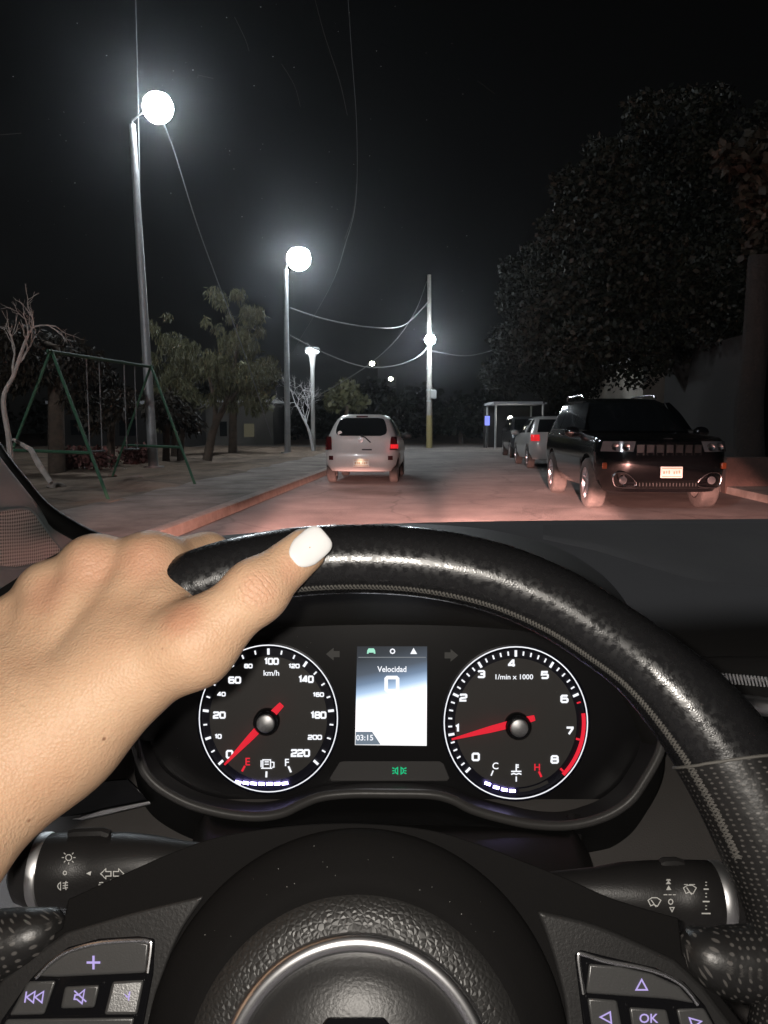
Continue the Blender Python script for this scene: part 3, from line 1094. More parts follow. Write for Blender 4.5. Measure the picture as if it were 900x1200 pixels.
# ---- cars (local axes: +y is forward, x to the right)
class Ring:
    def __init__(self, zr, zf, yr, yf, hw, rr=.25, rf=.3, br=.06, bf=.1, tp=.03):
        self.__dict__.update(locals())

    def z(self, y):
        return self.zr + (self.zf - self.zr) * max(0, min(1, (y - self.yr) / (self.yf - self.yr)))

    def half(self, y):
        m = (self.yr + self.yf) / 2
        L = (self.yf - self.yr) / 2
        return self.hw * (1 - self.tp * ((y - m) / L) ** 2)

    def side(self, sgn, y):
        return Vector((sgn * self.half(y), y, self.z(y)))

    def rear(self, x):
        y = self.yr + self.br * (x / self.hw) ** 2
        e = abs(x) - (self.hw - self.rr)
        if e > 0:
            y += self.rr - math.sqrt(max(0, self.rr ** 2 - min(e, self.rr) ** 2))
        return Vector((x, y, self.z(y)))

    def front(self, x):
        y = self.yf - self.bf * (x / self.hw) ** 2
        e = abs(x) - (self.hw - self.rf)
        if e > 0:
            y -= self.rf - math.sqrt(max(0, self.rf ** 2 - min(e, self.rf) ** 2))
        return Vector((x, y, self.z(y)))

    def loop(self, arches, arch_ok):
        pts = []
        xs = [self.hw * math.sin(math.pi / 2 * k / 12) for k in range(0, 13)]
        k_r = self.half(self.yr + self.br + self.rr) / self.hw
        k_f = self.half(self.yf - self.bf - self.rf) / self.hw
        R = [self.rear(x) for x in xs]
        Fp = [self.front(x) for x in xs]
        y0, y1 = R[-1].y, Fp[-1].y
        ys = [y0 + (y1 - y0) * k / 60 for k in range(1, 60)]
        rightside = [Vector((p.x * (1 + (self.half(p.y) / self.hw - 1) * (p.x / self.hw)), p.y, p.z)) for p in R] + [self.side(1, y) for y in ys] + \
                    [Vector((p.x * (1 + (self.half(p.y) / self.hw - 1) * (p.x / self.hw)), p.y, p.z)) for p in Fp[::-1]]
        if arch_ok:
            for p in rightside:
                if abs(p.x) > self.hw * .6:
                    for yc, zc, ra in arches:
                        dy = p.y - yc
                        if abs(dy) < ra:
                            p.z = max(p.z, zc + math.sqrt(ra * ra - dy * dy))
        left = [Vector((-p.x, p.y, p.z)) for p in rightside[1:-1]][::-1]
        return rightside + left


def surf(rings, kind, a, s, sgn=1):
    i = min(int(a), len(rings) - 2)
    f = a - i
    g = lambda R: R.side(sgn, s) if kind == 'side' else (R.rear(s) if kind == 'rear' else R.front(s))
    return g(rings[i]).lerp(g(rings[i + 1]), f)


def patch(rings, kind, a0, a1, lo, hi, off=.006, na=8, nb=14, sgn=1, centre=None):
    mb = MB()
    rows = []
    for i in range(na + 1):
        a = a0 + (a1 - a0) * i / na
        t = i / na
        l, h = (lo(t) if callable(lo) else lo), (hi(t) if callable(hi) else hi)
        r = []
        for j in range(nb + 1):
            s = l + (h - l) * j / nb
            p = surf(rings, kind, a, s, sgn)
            e = .004
            du = surf(rings, kind, a, s + e, sgn) - surf(rings, kind, a, s - e, sgn)
            dv = surf(rings, kind, min(a + .02, len(rings) - 1.001), s, sgn) - surf(rings, kind, max(a - .02, 0), s, sgn)
            n = du.cross(dv)
            if n.length < 1e-12:
                n = Vector((0, 0, 1))
            n.normalize()
            out = Vector((sgn, 0, .1)) if kind == 'side' else (Vector((0, -1, .1)) if kind == 'rear' else Vector((0, 1, .1)))
            if n.dot(out) < 0:
                n = -n
            r.append(p + n * off)
        rows.append(r)
    mb.grid(rows)
    return mb


def car_body(t, rings, arches, paint, low=3):
    loops = [R.loop(arches, i < low + 1) for i, R in enumerate(rings)]
    mb = MB()
    mb.grid(loops, close_u=True)
    n = len(loops[0])
    k = len(mb.v)
    top = loops[-1]
    mb.add(top, [tuple(range(n))])
    body = mb.build("body", paint, t, smooth=38)
    body.data.materials[0] = paint
    return body


def wheel_part(t, x, y, r, w, sgn, spokes=5, rim_m='alloy'):
    c = Vector((x, y, r))
    ax, ay, az = Vector((0, 1, 0)), Vector((0, 0, 1)), Vector((sgn, 0, 0))
    mb = MB()
    mb.lathe([(r * .62, w * .5), (r * .70, w * .52), (r * .9, w * .52), (r * .985, w * .42), (r, w * .3), (r, -w * .3), (r * .985, -w * .42), (r * .9, -w * .5), (r * .6, -w * .5)], c, ax, ay, az, 40)
    wh = mb.build("wheel", M['tyre'], t, smooth=50)
    mb = MB()
    mb.lathe([(r * .64, w * .50), (r * .60, w * .47), (r * .57, w * .2), (r * .54, w * .1)], c, ax, ay, az, 40)
    for k in range(spokes):
        an = 2 * math.pi * k / spokes + .3
        d = ax * math.cos(an) + ay * math.sin(an)
        tn = -ax * math.sin(an) + ay * math.cos(an)
        f = [c + d * r * .08 + tn * r * .09 + az * w * .40, c + d * r * .6 + tn * r * .075 + az * w * .46, c + d * r * .6 - tn * r * .075 + az * w * .46, c + d * r * .08 - tn * r * .09 + az * w * .40]
        mb.prism(f, [p - az * w * .12 for p in f])
    mb.lathe([(0, w * .45), (r * .12, w * .44), (r * .15, w * .38), (r * .15, w * .2)], c, ax, ay, az, 20)
    mb.build("wheel_rim", M[rim_m], wh, smooth=30)
    mb = MB()
    mb.lathe([(0, w * .05), (r * .55, w * .06)], c, ax, ay, az, 24)
    mb.build("brake_disc", M['trim_black'], wh)


def under(t, yr, yf, hw, z0, z1, arches):
    mb = MB()
    mb.box((0, (yr + yf) / 2 - .05, (z0 + z1) / 2 + .14), (hw * 1.3, (yf - yr) * .86, z1 - z0 + .2))
    mb.build("underbody", M['trim_black'], t)


def mirror_part(t, x, y, z, sgn, paint):
    mb = MB()
    bm_ = bmesh.new()
    bmesh.ops.create_icosphere(bm_, subdivisions=2, radius=1)
    mb.add([Vector((x + sgn * .12 + q.co.x * .13, y + q.co.y * .07, z + q.co.z * .09)) for q in bm_.verts], [tuple(v.index for v in f.verts) for f in bm_.faces])
    bm_.free()
    mb.tube([(x - sgn * .03, y, z - .05), (x + sgn * .06, y, z - .03)], .03, seg=8)
    return mb.build("wing_mirror", paint, t, smooth=80)


def plate(t, kind, y, z, w=.34, h=.16, x=0.0):
    s = -1 if kind == 'rear' else 1
    mb = MB()
    mb.box((x, y + s * .012, z), (w, .012, h))
    pl_ = mb.build("number_plate", M['plate'], t, bevel=.004)
    mb = MB()
    for dz in (h * .36, -h * .37):
        mb.box((x, y + s * .0195, z + dz), (w * .9, .003, h * .09))
    mb.build("plate_band", M['plate_mark'], pl_)
    mb = MB()
    rp_ = random.Random(int(abs(y) * 100))
    for k in range(7):
        if k == 3:
            continue
        mb.box((x + (k - 3) * w * .115, y + s * .0195, z + rp_.uniform(-.006, .006)), (w * rp_.uniform(.05, .085), .003, h * rp_.uniform(.2, .34)))
    mb.build("plate_smudges", M['plate_mark'], pl_)
    return pl_


# --- silver hatchback ahead on the left
hb_c = Vector((-.52, 17.4, .004))
hb_yaw = -RAD(4.3)
fw = Vector((math.sin(RAD(4.3)), math.cos(RAD(4.3)), 0))
hb = thing("hatchback_car", "dusty silver hatchback seen from behind on the left of the street, one tail lamp lit", "car", hb_c + fw * 1.9, hb_yaw, local=True)
hr = [Ring(.27, .24, -1.78, 1.74, .72, .26, .3, .08, .12), Ring(.40, .40, -1.87, 1.84, .81, .28, .35, .10, .16), Ring(.60, .58, -1.90, 1.88, .832, .28, .4, .11, .18),
      Ring(.70, .68, -1.87, 1.87, .832, .26, .4, .11, .18), Ring(.74, .72, -1.83, 1.86, .828, .24, .4, .10, .18), Ring(.96, .86, -1.79, 1.72, .808, .22, .45, .09, .2), Ring(1.03, .97, -1.76, 1.05, .775, .22, .4, .09, .25),
      Ring(1.25, 1.25, -1.63, .55, .68, .24, .3, .09, .18), Ring(1.405, 1.42, -1.53, .22, .59, .22, .25, .09, .14), Ring(1.485, 1.49, -1.43, .0, .50, .22, .25, .08, .1), Ring(1.52, 1.52, -1.15, -.25, .36, .2, .2, .06, .08)]
ar = [(-1.24, .30, .37), (1.2, .30, .37)]
car_body(hb, hr, ar, M['silver_paint'], low=4)
under(hb, -1.7, 1.65, .80, .2, .55, ar)
sl = lambda t: math.sqrt(max(0, 1 - (2 * t - 1) ** 4)) if 0 < t < 1 else 0
rw = lambda k: (lambda t: k * (.595 - .12 * t) * (.74 + .26 * (1 - (2 * t - 1) ** 4) ** .5))
patch(hr, 'rear', 6.05, 8.35, rw(-1), rw(1), off=.008, na=14, nb=24).build("rear_window", M['glass_dark'], hb, smooth=60)
for sgn in (1, -1):
    patch(hr, 'side', 6.1, 8.1, lambda t: -1.2 + .12 * t, lambda t: .85 - .62 * t, off=.006, sgn=sgn, nb=20).build("side_window", M['glass_dark'], hb, smooth=60)
    lampm = 'lens_red'
    tl_ = patch(hr, 'rear', 3.8, 5.95, lambda t, s=sgn: s * (.63 + .03 * t), lambda t, s=sgn: s * (.795 - .03 * t), off=.014, na=10, nb=8)
    tlo = tl_.build("tail_lamp", M[lampm], hb, smooth=60)
    if sgn > 0:
        patch(hr, 'rear', 4.12, 4.55, .645, .80, off=.018, na=4, nb=6).build("lit_lens", M['lens_red_lit'], tlo, smooth=60)
    mb = patch(hr, 'rear', 1.6, 2.1, lambda t, s=sgn: s * .60, lambda t, s=sgn: s * .70, off=.008, na=3, nb=5)
    mb.build("bumper_reflector", M['lens_red'], hb, smooth=60)
    mirror_part(hb, sgn * .77, .72, 1.02, sgn, M['trim_black'])
    for y in (-1.24, 1.2):
        wheel_part(hb, sgn * .70, y, .295, .185, sgn, 5)
    mb = MB()
    for hy in (-.15, ):
        q = surf(hr, 'side', 5.3, hy, sgn)
        mb.box(q + Vector((sgn * .02, 0, 0)), (.03, .2, .035))
    mb.build("door_handle", M['silver_paint'], hb, bevel=.008)
patch(hr, 'front', 6.1, 8.6, lambda t: -.6 + .1 * t, lambda t: .6 - .1 * t, off=.006, na=8, nb=16).build("windscreen", M['glass_dark'], hb, smooth=60)
patch(hr, 'rear', 8.52, 8.9, -.13, .13, off=.012, na=3, nb=8).build("brake_lamp", M['lens_red'], hb, smooth=60)
plate(hb, 'rear', -1.90, .46, .36, .17, x=.02)
lamp("added_plate_lamp", 'SPOT', hb_c + fw * -.16 + Vector((-.01, 0, .60)), 2.2, (1, .74, .5), target=hb_c + Vector((.02, 0, .42)), spot_size=RAD(75), spot_blend=.8, shadow_soft_size=.03)  # unseen lamp added to brighten the number plate
mb = MB()
mb.tube([Vector((.03, -1.80, 1.04)), Vector((.10, -1.78, 1.01)), Vector((.22, -1.795, .90))], .014, seg=8)
mb.tube([Vector((.0, -1.80, 1.05)), Vector((.05, -1.80, 1.05))], .02, seg=8)
mb.build("rear_wiper", M['trim_black'], hb)
mb = MB()
c = Vector((0, -1.80, .955))
mb.lathe([(.055, 0), (.05, .01), (.038, .011), (.034, .0)], c, Vector((1, 0, 0)), Vector((0, 0, 1)), Vector((0, -1, 0)), 24)
mb.box(c + Vector((0, -.006, 0)), (.11, .01, .02))
mb.build("badge", M['chrome'], hb)
mb = MB()
mb.box((.14, -1.83, .745), (.22, .03, .03))
mb.build("tailgate_handle", M['trim_black'], hb, bevel=.008)
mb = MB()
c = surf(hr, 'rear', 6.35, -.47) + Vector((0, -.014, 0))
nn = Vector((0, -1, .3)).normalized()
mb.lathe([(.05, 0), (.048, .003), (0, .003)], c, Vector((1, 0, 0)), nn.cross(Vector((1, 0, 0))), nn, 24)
mb.build("painted_glint", M['plate'], hb)  # lamp glint on the rear glass, made as a white disc
lamp("tail_glow", 'POINT', hb_c + fw * -.05 + Vector((.73, 0, .86)), .3, (1, .05, .05), shadow_soft_size=.05)

# --- black suv facing us on the right
sv_at = Vector((4.13, 13.75, .004))
suv = thing("suv", "glossy black suv with a slotted grille parked facing the viewer on the right", "car", sv_at, math.pi - RAD(1.5), local=True)
srg = [Ring(.30, .30, -2.28, 2.22, .86, .25, .3, .06, .12), Ring(.46, .46, -2.38, 2.36, .95, .25, .35, .07, .16), Ring(.66, .66, -2.41, 2.41, .97, .25, .38, .07, .18),
       Ring(.86, .86, -2.41, 2.40, .97, .22, .36, .07, .18), Ring(1.04, 1.03, -2.39, 2.36, .955, .2, .34, .07, .18), Ring(1.12, 1.09, -2.37, 2.22, .93, .2, .3, .07, .16), Ring(1.17, 1.15, -2.35, 1.05, .90, .2, .25, .07, .2),
       Ring(1.45, 1.45, -2.22, .48, .79, .2, .22, .06, .16), Ring(1.64, 1.64, -2.10, .12, .70, .2, .22, .06, .12), Ring(1.72, 1.71, -2.02, -.1, .63, .2, .2, .06, .1), Ring(1.755, 1.74, -1.7, -.45, .45, .2, .2, .06, .08)]
ar = [(-1.49, .38, .46), (1.43, .38, .46)]
car_body(suv, srg, ar, M['black_paint'], low=3)
under(suv, -2.2, 2.1, .93, .24, .6, ar)
patch(srg, 'front', 6.08, 8.5, lambda t: -.76 + .13 * t, lambda t: .76 - .13 * t, off=.006, na=12, nb=24).build("windscreen", M['glass_dark'], suv, smooth=60)
patch(srg, 'rear', 6.2, 8.3, lambda t: -.7 + .1 * t, lambda t: .7 - .1 * t, off=.006).build("rear_window", M['glass_dark'], suv, smooth=60)
for sgn in (1, -1):
    for y0, y1 in ((-.02, .80), (-1.05, -.10), (-1.85, -1.15)):
        patch(srg, 'side', 6.15, 8.1, lambda t, y0=y0: y0 + (.06 if y0 < -1.5 else 0) * t, lambda t, y1=y1: y1 - (.58 * t if y1 > .5 else 0), off=.006, sgn=sgn, nb=10).build("side_window", M['glass_dark'], suv, smooth=60)
    mb = MB()
    mb.tube([surf(srg, 'side', 6.12, y, sgn) + Vector((sgn * .008, 0, 0)) for y in np.linspace(-2.0, .95, 14)], .008, seg=6)
    mb.build("window_trim", M['car_chrome'], suv)
    hl = patch(srg, 'front', 3.15, 4.0, lambda t, s=sgn: s * (.50 - .04 * t), lambda t, s=sgn: s * (.90 - .03 * t), off=.012, na=6, nb=12).build("headlight", M['lens_clear'], suv, smooth=60)
    mb = MB()
    for xx in (.60, .74):
        c = surf(srg, 'front', 3.55, sgn * xx) + Vector((0, .016, 0))
        mb.lathe([(.055, 0), (.05, .02), (.03, .012), (0, .008)], c, Vector((1, 0, 0)), Vector((0, 0, 1)), Vector((0, 1, 0)), 20)
    mb.build("projector", M['car_chrome'], hl)
    # fog lamp in its chrome frame
    c = surf(srg, 'front', 1.0, sgn * .60) + Vector((0, .03, .02))
    mb = MB()
    fo = [(-.17, -.07), (.10, -.10), (.17, .0), (.14, .10), (-.02, .10)]
    pts_ = [c + Vector((sgn * a_, -.05 * abs(a_), b_)) for a_, b_ in fo]
    mb.tube(catmull(pts_, 4, True), .012, seg=8, closed=True)
    fg = mb.build("fog_frame", M['car_chrome'], suv)
    mb = MB()
    mb.lathe([(.06, 0), (.055, .015), (.03, .02), (0, .022)], c + Vector((sgn * .03, 0, 0)), Vector((1, 0, 0)), Vector((0, 0, 1)), Vector((0, 1, 0)), 20)
    mb.build("fog_lamp", M['lens_clear'], fg)
    c = surf(srg, 'front', 2.0, sgn * .86)
    mb = MB()
    mb.box(c + Vector((0, .012, .02)), (.07, .02, .09))
    mb.build("side_marker", M['amber'], suv, bevel=.008)
    mirror_part(suv, sgn * .92, .72, 1.16, sgn, M['black_paint'])
    for y in (-1.49, 1.43):
        wheel_part(suv, sgn * .845, y, .385, .26, sgn, 5)
    mb = MB()
    for hy in (-.75, .25):
        q = surf(srg, 'side', 5.1, hy, sgn)
        mb.box(q + Vector((sgn * .02, 0, 0)), (.03, .22, .035))
    mb.build("door_handle", M['car_chrome'], suv, bevel=.008)
    mb = MB()
    mb.tube([Vector((sgn * .60, -1.9, 1.76)), Vector((sgn * .62, -1.75, 1.80)), Vector((sgn * .63, -.5, 1.80)), Vector((sgn * .62, -.35, 1.745))], .018, seg=8)
    mb.build("roof_rail", M['car_chrome'], suv)
    patch(srg, 'rear', 4.0, 5.3, lambda t, s=sgn: s * .62, lambda t, s=sgn: s * .9, off=.01).build("tail_lamp", M['lens_red'], suv, smooth=60)
gr_ = None
for k in range(7):
    x = (k - 3) * .135
    mb = MB()
    fo = [(-.048, -.075), (.048, -.075), (.052, .07), (-.052, .07)]
    c0 = surf(srg, 'front', 3.35, x)
    pts_ = [Vector((x + a_, surf(srg, 'front', 3.35, x + a_).y + .012, c0.z + b_)) for a_, b_ in fo]
    mb.tube(pts_, .006, seg=6, closed=True)
    gs_ = mb.build("grille_slot", M['car_chrome'], suv)
    mb = MB()
    mb.add([p + Vector((0, -.002, 0)) for p in pts_], [(0, 1, 2, 3)])
    mb.build("slot_mesh", M['trim_black'], gs_)
plate(suv, 'front', 2.43, .60, .31, .16, x=-.02)
mb = MB()
pts_ = [Vector((x, surf(srg, 'front', .9, x).y + .02, .41)) for x in np.linspace(-.44, .44, 12)]
rows = [[p + Vector((0, 0, .07)) for p in pts_], [p + Vector((0, .01, 0)) for p in pts_], [p - Vector((0, 0, .05)) for p in pts_]]
mb.grid(rows)
lg = mb.build("lower_grille", M['matt_black'], suv)
mb = MB()
for k in range(18):
    x = -.40 + k * .8 / 17
    mb.box((x, surf(srg, 'front', .9, x).y + .035, .42), (.012, .01, .05))
mb.build("grille_mesh", M['trim_black'], lg)
mb = MB()
pts_ = [Vector((x, surf(srg, 'front', .55, x).y + .015, .365)) for x in np.linspace(-.62, .62, 14)]
mb.tube(pts_, .012, seg=8)
mb.build("bumper_strip", M['car_chrome'], suv)
mb = MB()
mb.box((0, surf(srg, 'front', 4.45, 0).y + .0, 1.075), (.12, .02, .018))
mb.build("hood_badge", M['car_chrome'], suv)


def plain_car(label, at, yaw, paint, L, Wd, H, facing_tail, group=None):
    t = thing("parked_car", label, "car", at, yaw, local=True)
    hl_, w2 = L / 2, Wd / 2
    k = H / 1.52
    rg = [Ring(.28, .26, -hl_ + .08, hl_ - .1, w2 * .9), Ring(.45, .45, -hl_, hl_, w2 * .99), Ring(.72 * k, .68 * k, -hl_ - .01, hl_, w2), Ring(.95 * k, .86 * k, -hl_ + .06, hl_ - .12, w2 * .98), Ring(1.03 * k, .98 * k, -hl_ + .12, hl_ - .95, w2 * .94),
          Ring(1.28 * k, 1.26 * k, -hl_ + .28, hl_ - 1.45, w2 * .83), Ring(1.45 * k, 1.45 * k, -hl_ + .45, hl_ - 1.85, w2 * .74), Ring(1.52 * k, 1.52 * k, -hl_ + .75, hl_ - 2.2, w2 * .55)]
    ar_ = [(-hl_ * .66, .33, .41), (hl_ * .64, .33, .41)]
    car_body(t, rg, ar_, paint, low=2)
    under(t, -hl_ + .1, hl_ - .1, w2 * .94, .22, .55, ar_)
    patch(rg, 'rear', 4.1, 5.85, lambda q: -w2 * (.72 - .12 * q), lambda q: w2 * (.72 - .12 * q)).build("rear_window", M['glass_dark'], t, smooth=60)
    patch(rg, 'front', 4.1, 5.85, lambda q: -w2 * (.74 - .12 * q), lambda q: w2 * (.74 - .12 * q)).build("windscreen", M['glass_dark'], t, smooth=60)
    for sgn in (1, -1):
        patch(rg, 'side', 4.1, 5.8, lambda q: -hl_ + .5 + .15 * q, lambda q: hl_ - 1.25 - .6 * q, sgn=sgn, nb=16).build("side_window", M['glass_dark'], t, smooth=60)
        o_ = patch(rg, 'rear', 2.35, 3.4, sgn * w2 * .66, sgn * w2 * .93, off=.012, na=5, nb=6).build("tail_lamp", M['lens_red_lit' if facing_tail else 'lens_red'], t, smooth=60)
        patch(rg, 'front', 2.2, 2.9, sgn * w2 * .55, sgn * w2 * .92, off=.012, na=5, nb=6).build("headlight", M['lens_clear'], t, smooth=60)
        mirror_part(t, sgn * w2 * .96, hl_ * .38, 1.03 * k, sgn, paint)
        for y in (-hl_ * .66, hl_ * .64):
            wheel_part(t, sgn * (w2 - .12), y, .325, .21, sgn, 5)
    plate(t, 'rear', -hl_ - .012, .6, .34, .16)
    return t


plain_car("white car with a red tail lamp parked directly behind the black suv", Vector((5.25, 25.6, .004)), -RAD(2), M['white_paint'], 4.1, 1.75, 1.56, True)
plain_car("dark grey car parked farthest back, beyond the white car on the right", Vector((6.0, 33.5, .004)), math.pi - RAD(3), M['dark_paint'], 4.3, 1.78, 1.66, False)
# ================================================================== the cabin
CAB_AT = Vector((0.0, 0.75, 0.95))
cabin = thing("car_interior", "black car interior with lit instrument cluster, stalks and dashboard behind the steering wheel", "car interior", CAB_AT)


def rowpx(pts, n=6):
    """smooth row of (u, v, depth) samples -> points"""
    return [P(q[0], q[1], q[2]) for q in catmull([Vector(p) for p in pts], n)]


# ---- dashboard: top sheet from the windscreen base towards the driver, then down
far = [(-120, 760, .62), (0, 690, .70), (75, 645, .76), (150, 638, .82), (300, 624, .93), (450, 614, 1.0), (600, 610.5, 1.05), (760, 609, 1.08), (900, 608, 1.1), (1150, 607, 1.1)]
m1 = [(-120, 775, .61), (0, 712, .68), (75, 668, .73), (150, 655, .78), (300, 640, .86), (450, 634, .93), (600, 634, .96), (760, 640, .97), (900, 646, .97), (1150, 648, .97)]
m2 = [(-120, 830, .60), (0, 780, .65), (75, 745, .69), (150, 730, .71), (300, 715, .75), (450, 712, .78), (600, 712, .79), (760, 712, .79), (900, 712, .79), (1150, 712, .79)]
m3 = [(-120, 875, .59), (0, 830, .63), (75, 800, .66), (150, 785, .68), (300, 775, .70), (450, 770, .71), (600, 770, .715), (760, 766, .715), (900, 764, .715), (1150, 764, .715)]
m4 = [(-120, 890, .595), (0, 846, .635), (75, 815, .665), (150, 800, .685), (300, 790, .705), (450, 785, .715), (600, 785, .72), (760, 783, .722), (900, 782, .722), (1150, 782, .722)]
m5 = [(-120, 960, .60), (0, 930, .64), (75, 915, .67), (150, 905, .69), (300, 905, .715), (450, 905, .725), (600, 905, .73), (760, 900, .73), (900, 890, .73), (1150, 890, .73)]
mb = MB()
cols = [catmull([Vector(q) for q in c], 4) for c in zip(far, m1, m2, m3, m4, m5)]
rows = [rowpx([c[i] for c in cols], 4) for i in range(len(cols[0]))]
mb.grid(rows)
dashboard = mb.build("dashboard", M['dash'], cabin, smooth=60)

# soft inset mat on the dash top, to the right of the hood
from mathutils.bvhtree import BVHTree
dash_tree = BVHTree.FromPolygons(list(mb.v), list(mb.f))


def on_dash(u, v, lift):
    r = ray(u, v)
    hit, n_, _, _ = dash_tree.ray_cast(EYE, r)
    if n_.dot(r) > 0:
        n_ = -n_
    return hit + n_ * lift


iu = [(636, 618, 632), (660, 617.5, 637), (700, 617, 646), (760, 616.5, 664), (815, 616, 679), (870, 615.5, 686), (960, 615, 692), (1100, 614, 694)]
iu = catmull([Vector(q) for q in iu], 4)
mb = MB()
for k, lift in ((0, .0002), (1, .003), (2, .0035)):
    pass
rows = []
for j in range(9):
    t = j / 8
    rows.append([on_dash(q.x, q.y + (q.z - q.y) * t, .0032 if j < 8 else .0001) for q in iu])
mb.grid(rows)
mb.build("dash_top_inset", M['dash_smooth'], dashboard, smooth=70)

# chrome trimmed vent at the right edge of the dash
vt = MB()
vt.tube([P(835, 792, .71), P(870, 794, .71), P(910, 798, .705), P(960, 803, .70)], .0036, seg=10)
vt.build("vent_trim", M['chrome'], dashboard)
vt = MB()
for i in range(26):
    u = 838 + i * 4.2
    vt.tube([P(u, 788 + i * .35, .7), P(u + 3.4, 800 + i * .35, .7)], .0011, seg=5)
vt.build("knurled_strip", M['steel'], dashboard)
vt = MB()
vt.tube([P(830, 822, .70), P(880, 826, .70), P(960, 836, .69)], .0085, seg=14)
vt.build("vent_bar", M['steel'], dashboard)
vt = MB()
vt.grid([[P(805, 800, .735), P(1000, 806, .735)], [P(800, 900, .735), P(1000, 900, .735)]])
vt.build("vent_opening", M['rubber'], dashboard)

# ---- instrument hood
back = [(168, 770, .73), (178, 716, .80), (215, 660, .86), (270, 637, .91), (340, 623, .94), (450, 613.5, .97), (560, 619, .94), (640, 637, .90), (690, 662, .85), (728, 698, .80), (770, 770, .74)]
front = [(150, 850, .56), (168, 770, .56), (205, 715, .56), (260, 684, .56), (340, 671, .555), (450, 667, .555), (560, 671, .555), (650, 688, .56), (710, 728, .56), (755, 785, .56), (785, 870, .565)]
inner = [(172, 850, .615), (186, 790, .617), (212, 760, .618), (262, 742, .618), (340, 735, .618), (450, 732, .618), (560, 735, .618), (640, 745, .618), (690, 772, .618), (728, 815, .617), (752, 870, .615)]
mid = [tuple(a * .5 + b * .5 + c for a, b, c in zip(x, y, (0, -6, 0))) for x, y in zip(back, front)]
lipf = [tuple(a + c for a, c in zip(x, (0, 7, -.004))) for x in front]
mb = MB()
cols = [catmull([Vector(q) for q in c], 5) for c in zip(back, mid, front)]
rows = [rowpx([c[i] for c in cols], 6) for i in range(len(cols[0]))]
rows += [rowpx(lipf, 6), rowpx(inner, 6)]
mb.grid(rows)
hood = mb.build("instrument_hood", M['hood'], cabin, smooth=60)

# ---- cluster panel: a plane 0.62 m from the eye
CP = Frame(P(450, 600, .62), RV, UV_)
panel_outline = [(160, 870), (172, 810), (190, 770), (230, 745), (300, 731), (450, 727), (600, 731), (680, 748), (725, 785), (757, 840), (772, 880), (760, 915), (720, 945), (665, 958), (610, 955), (560, 940), (520, 926), (390, 924), (345, 938), (300, 948), (240, 945), (190, 920)]
pan = catmull([Vector((a, b, 0)) for a, b in panel_outline], 4, True)
mb = MB()
mb.prism([CP.px(q.x, q.y, 0) for q in pan], [CP.px(q.x, q.y, -.012) for q in pan])
cluster = mb.build("cluster_panel", M['panel_black'], cabin)

# lower bezel and its satin lip
lip_px = [(158, 868), (163, 888), (172, 908), (190, 925), (222, 942), (262, 953), (300, 957), (330, 953), (352, 943), (375, 934), (410, 930), (460, 930), (505, 931), (530, 937), (552, 948), (585, 958), (625, 966), (668, 967), (708, 957), (738, 938), (758, 910), (772, 884), (778, 862)]
lip_in = [(176, 868), (181, 884), (190, 900), (206, 914), (232, 928), (262, 936), (300, 940), (328, 937), (350, 930), (376, 922), (410, 918), (460, 917), (505, 919), (532, 924), (556, 933), (585, 941), (622, 948), (660, 949), (696, 940), (722, 922), (738, 900), (748, 880), (752, 860)]
FL = Frame(P(450, 600, .577), RV, UV_)
lp = catmull([Vector((a, b, 0)) for a, b in lip_px], 5)
li = catmull([Vector((a, b, 0)) for a, b in lip_in], 5)
mb = MB()
rows = []
for t, h in ((0, .0035), (.3, .012), (.65, .027), (1, .038)):
    rows.append([FL.px(b.x + (a.x - b.x) * t, b.y + (a.y - b.y) * t, .577 - .62 + h + .0 if False else -(.043 - h)) for a, b in zip(lp, li)])
mb.grid(rows)
mb.build("lower_bezel", M['bezel'], cluster, smooth=60)
mb = MB()
mb.tube([FL.px(q.x, q.y, 0) for q in lp], .0036, seg=10)
mb.build("bezel_lip", M['satin'], cluster)
mb = MB()
rows = [[FL.px(q.x, q.y + 4, -.002) for q in lp], [FL.px(q.x, q.y + 18, -.010) for q in lp], [FL.px(q.x, q.y + 40, -.02) for q in lp]]
mb.grid(rows)
mb.build("bezel_underside", M['rubber'], cluster, smooth=60)

# ---- gauges
DG = {'0': [[(.15, 0), (.85, 0), (1, .15), (1, .85), (.85, 1), (.15, 1), (0, .85), (0, .15), (.15, 0)]],
      '1': [[(.25, .8), (.62, 1), (.62, 0)]],
      '2': [[(0, .8), (.1, 1), (.9, 1), (1, .9), (1, .6), (.85, .5), (.15, .42), (0, .3), (0, 0), (1, 0)]],
      '3': [[(0, .85), (.12, 1), (.88, 1), (1, .88), (1, .62), (.88, .5), (1, .38), (1, .12), (.88, 0), (.12, 0), (0, .15)], [(.35, .51), (.84, .51)]],
      '4': [[(.74, 0), (.74, 1), (.6, 1), (0, .32), (0, .25), (1, .25)]],
      '5': [[(1, 1), (.05, 1), (0, .56), (.85, .6), (1, .48), (1, .14), (.86, 0), (.12, 0), (0, .14)]],
      '6': [[(.95, .88), (.85, 1), (.15, 1), (0, .85), (0, .15), (.15, 0), (.85, 0), (1, .15), (1, .42), (.86, .56), (.1, .56)]],
      '7': [[(0, 1), (1, 1), (1, .85), (.38, 0)]],
      '8': [[(.15, 0), (.85, 0), (1, .15), (1, .42), (.9, .52), (.1, .52), (0, .42), (0, .15), (.15, 0)], [(.1, .55), (.04, .64), (.04, .86), (.18, 1), (.82, 1), (.96, .86), (.96, .64), (.9, .55)]]}


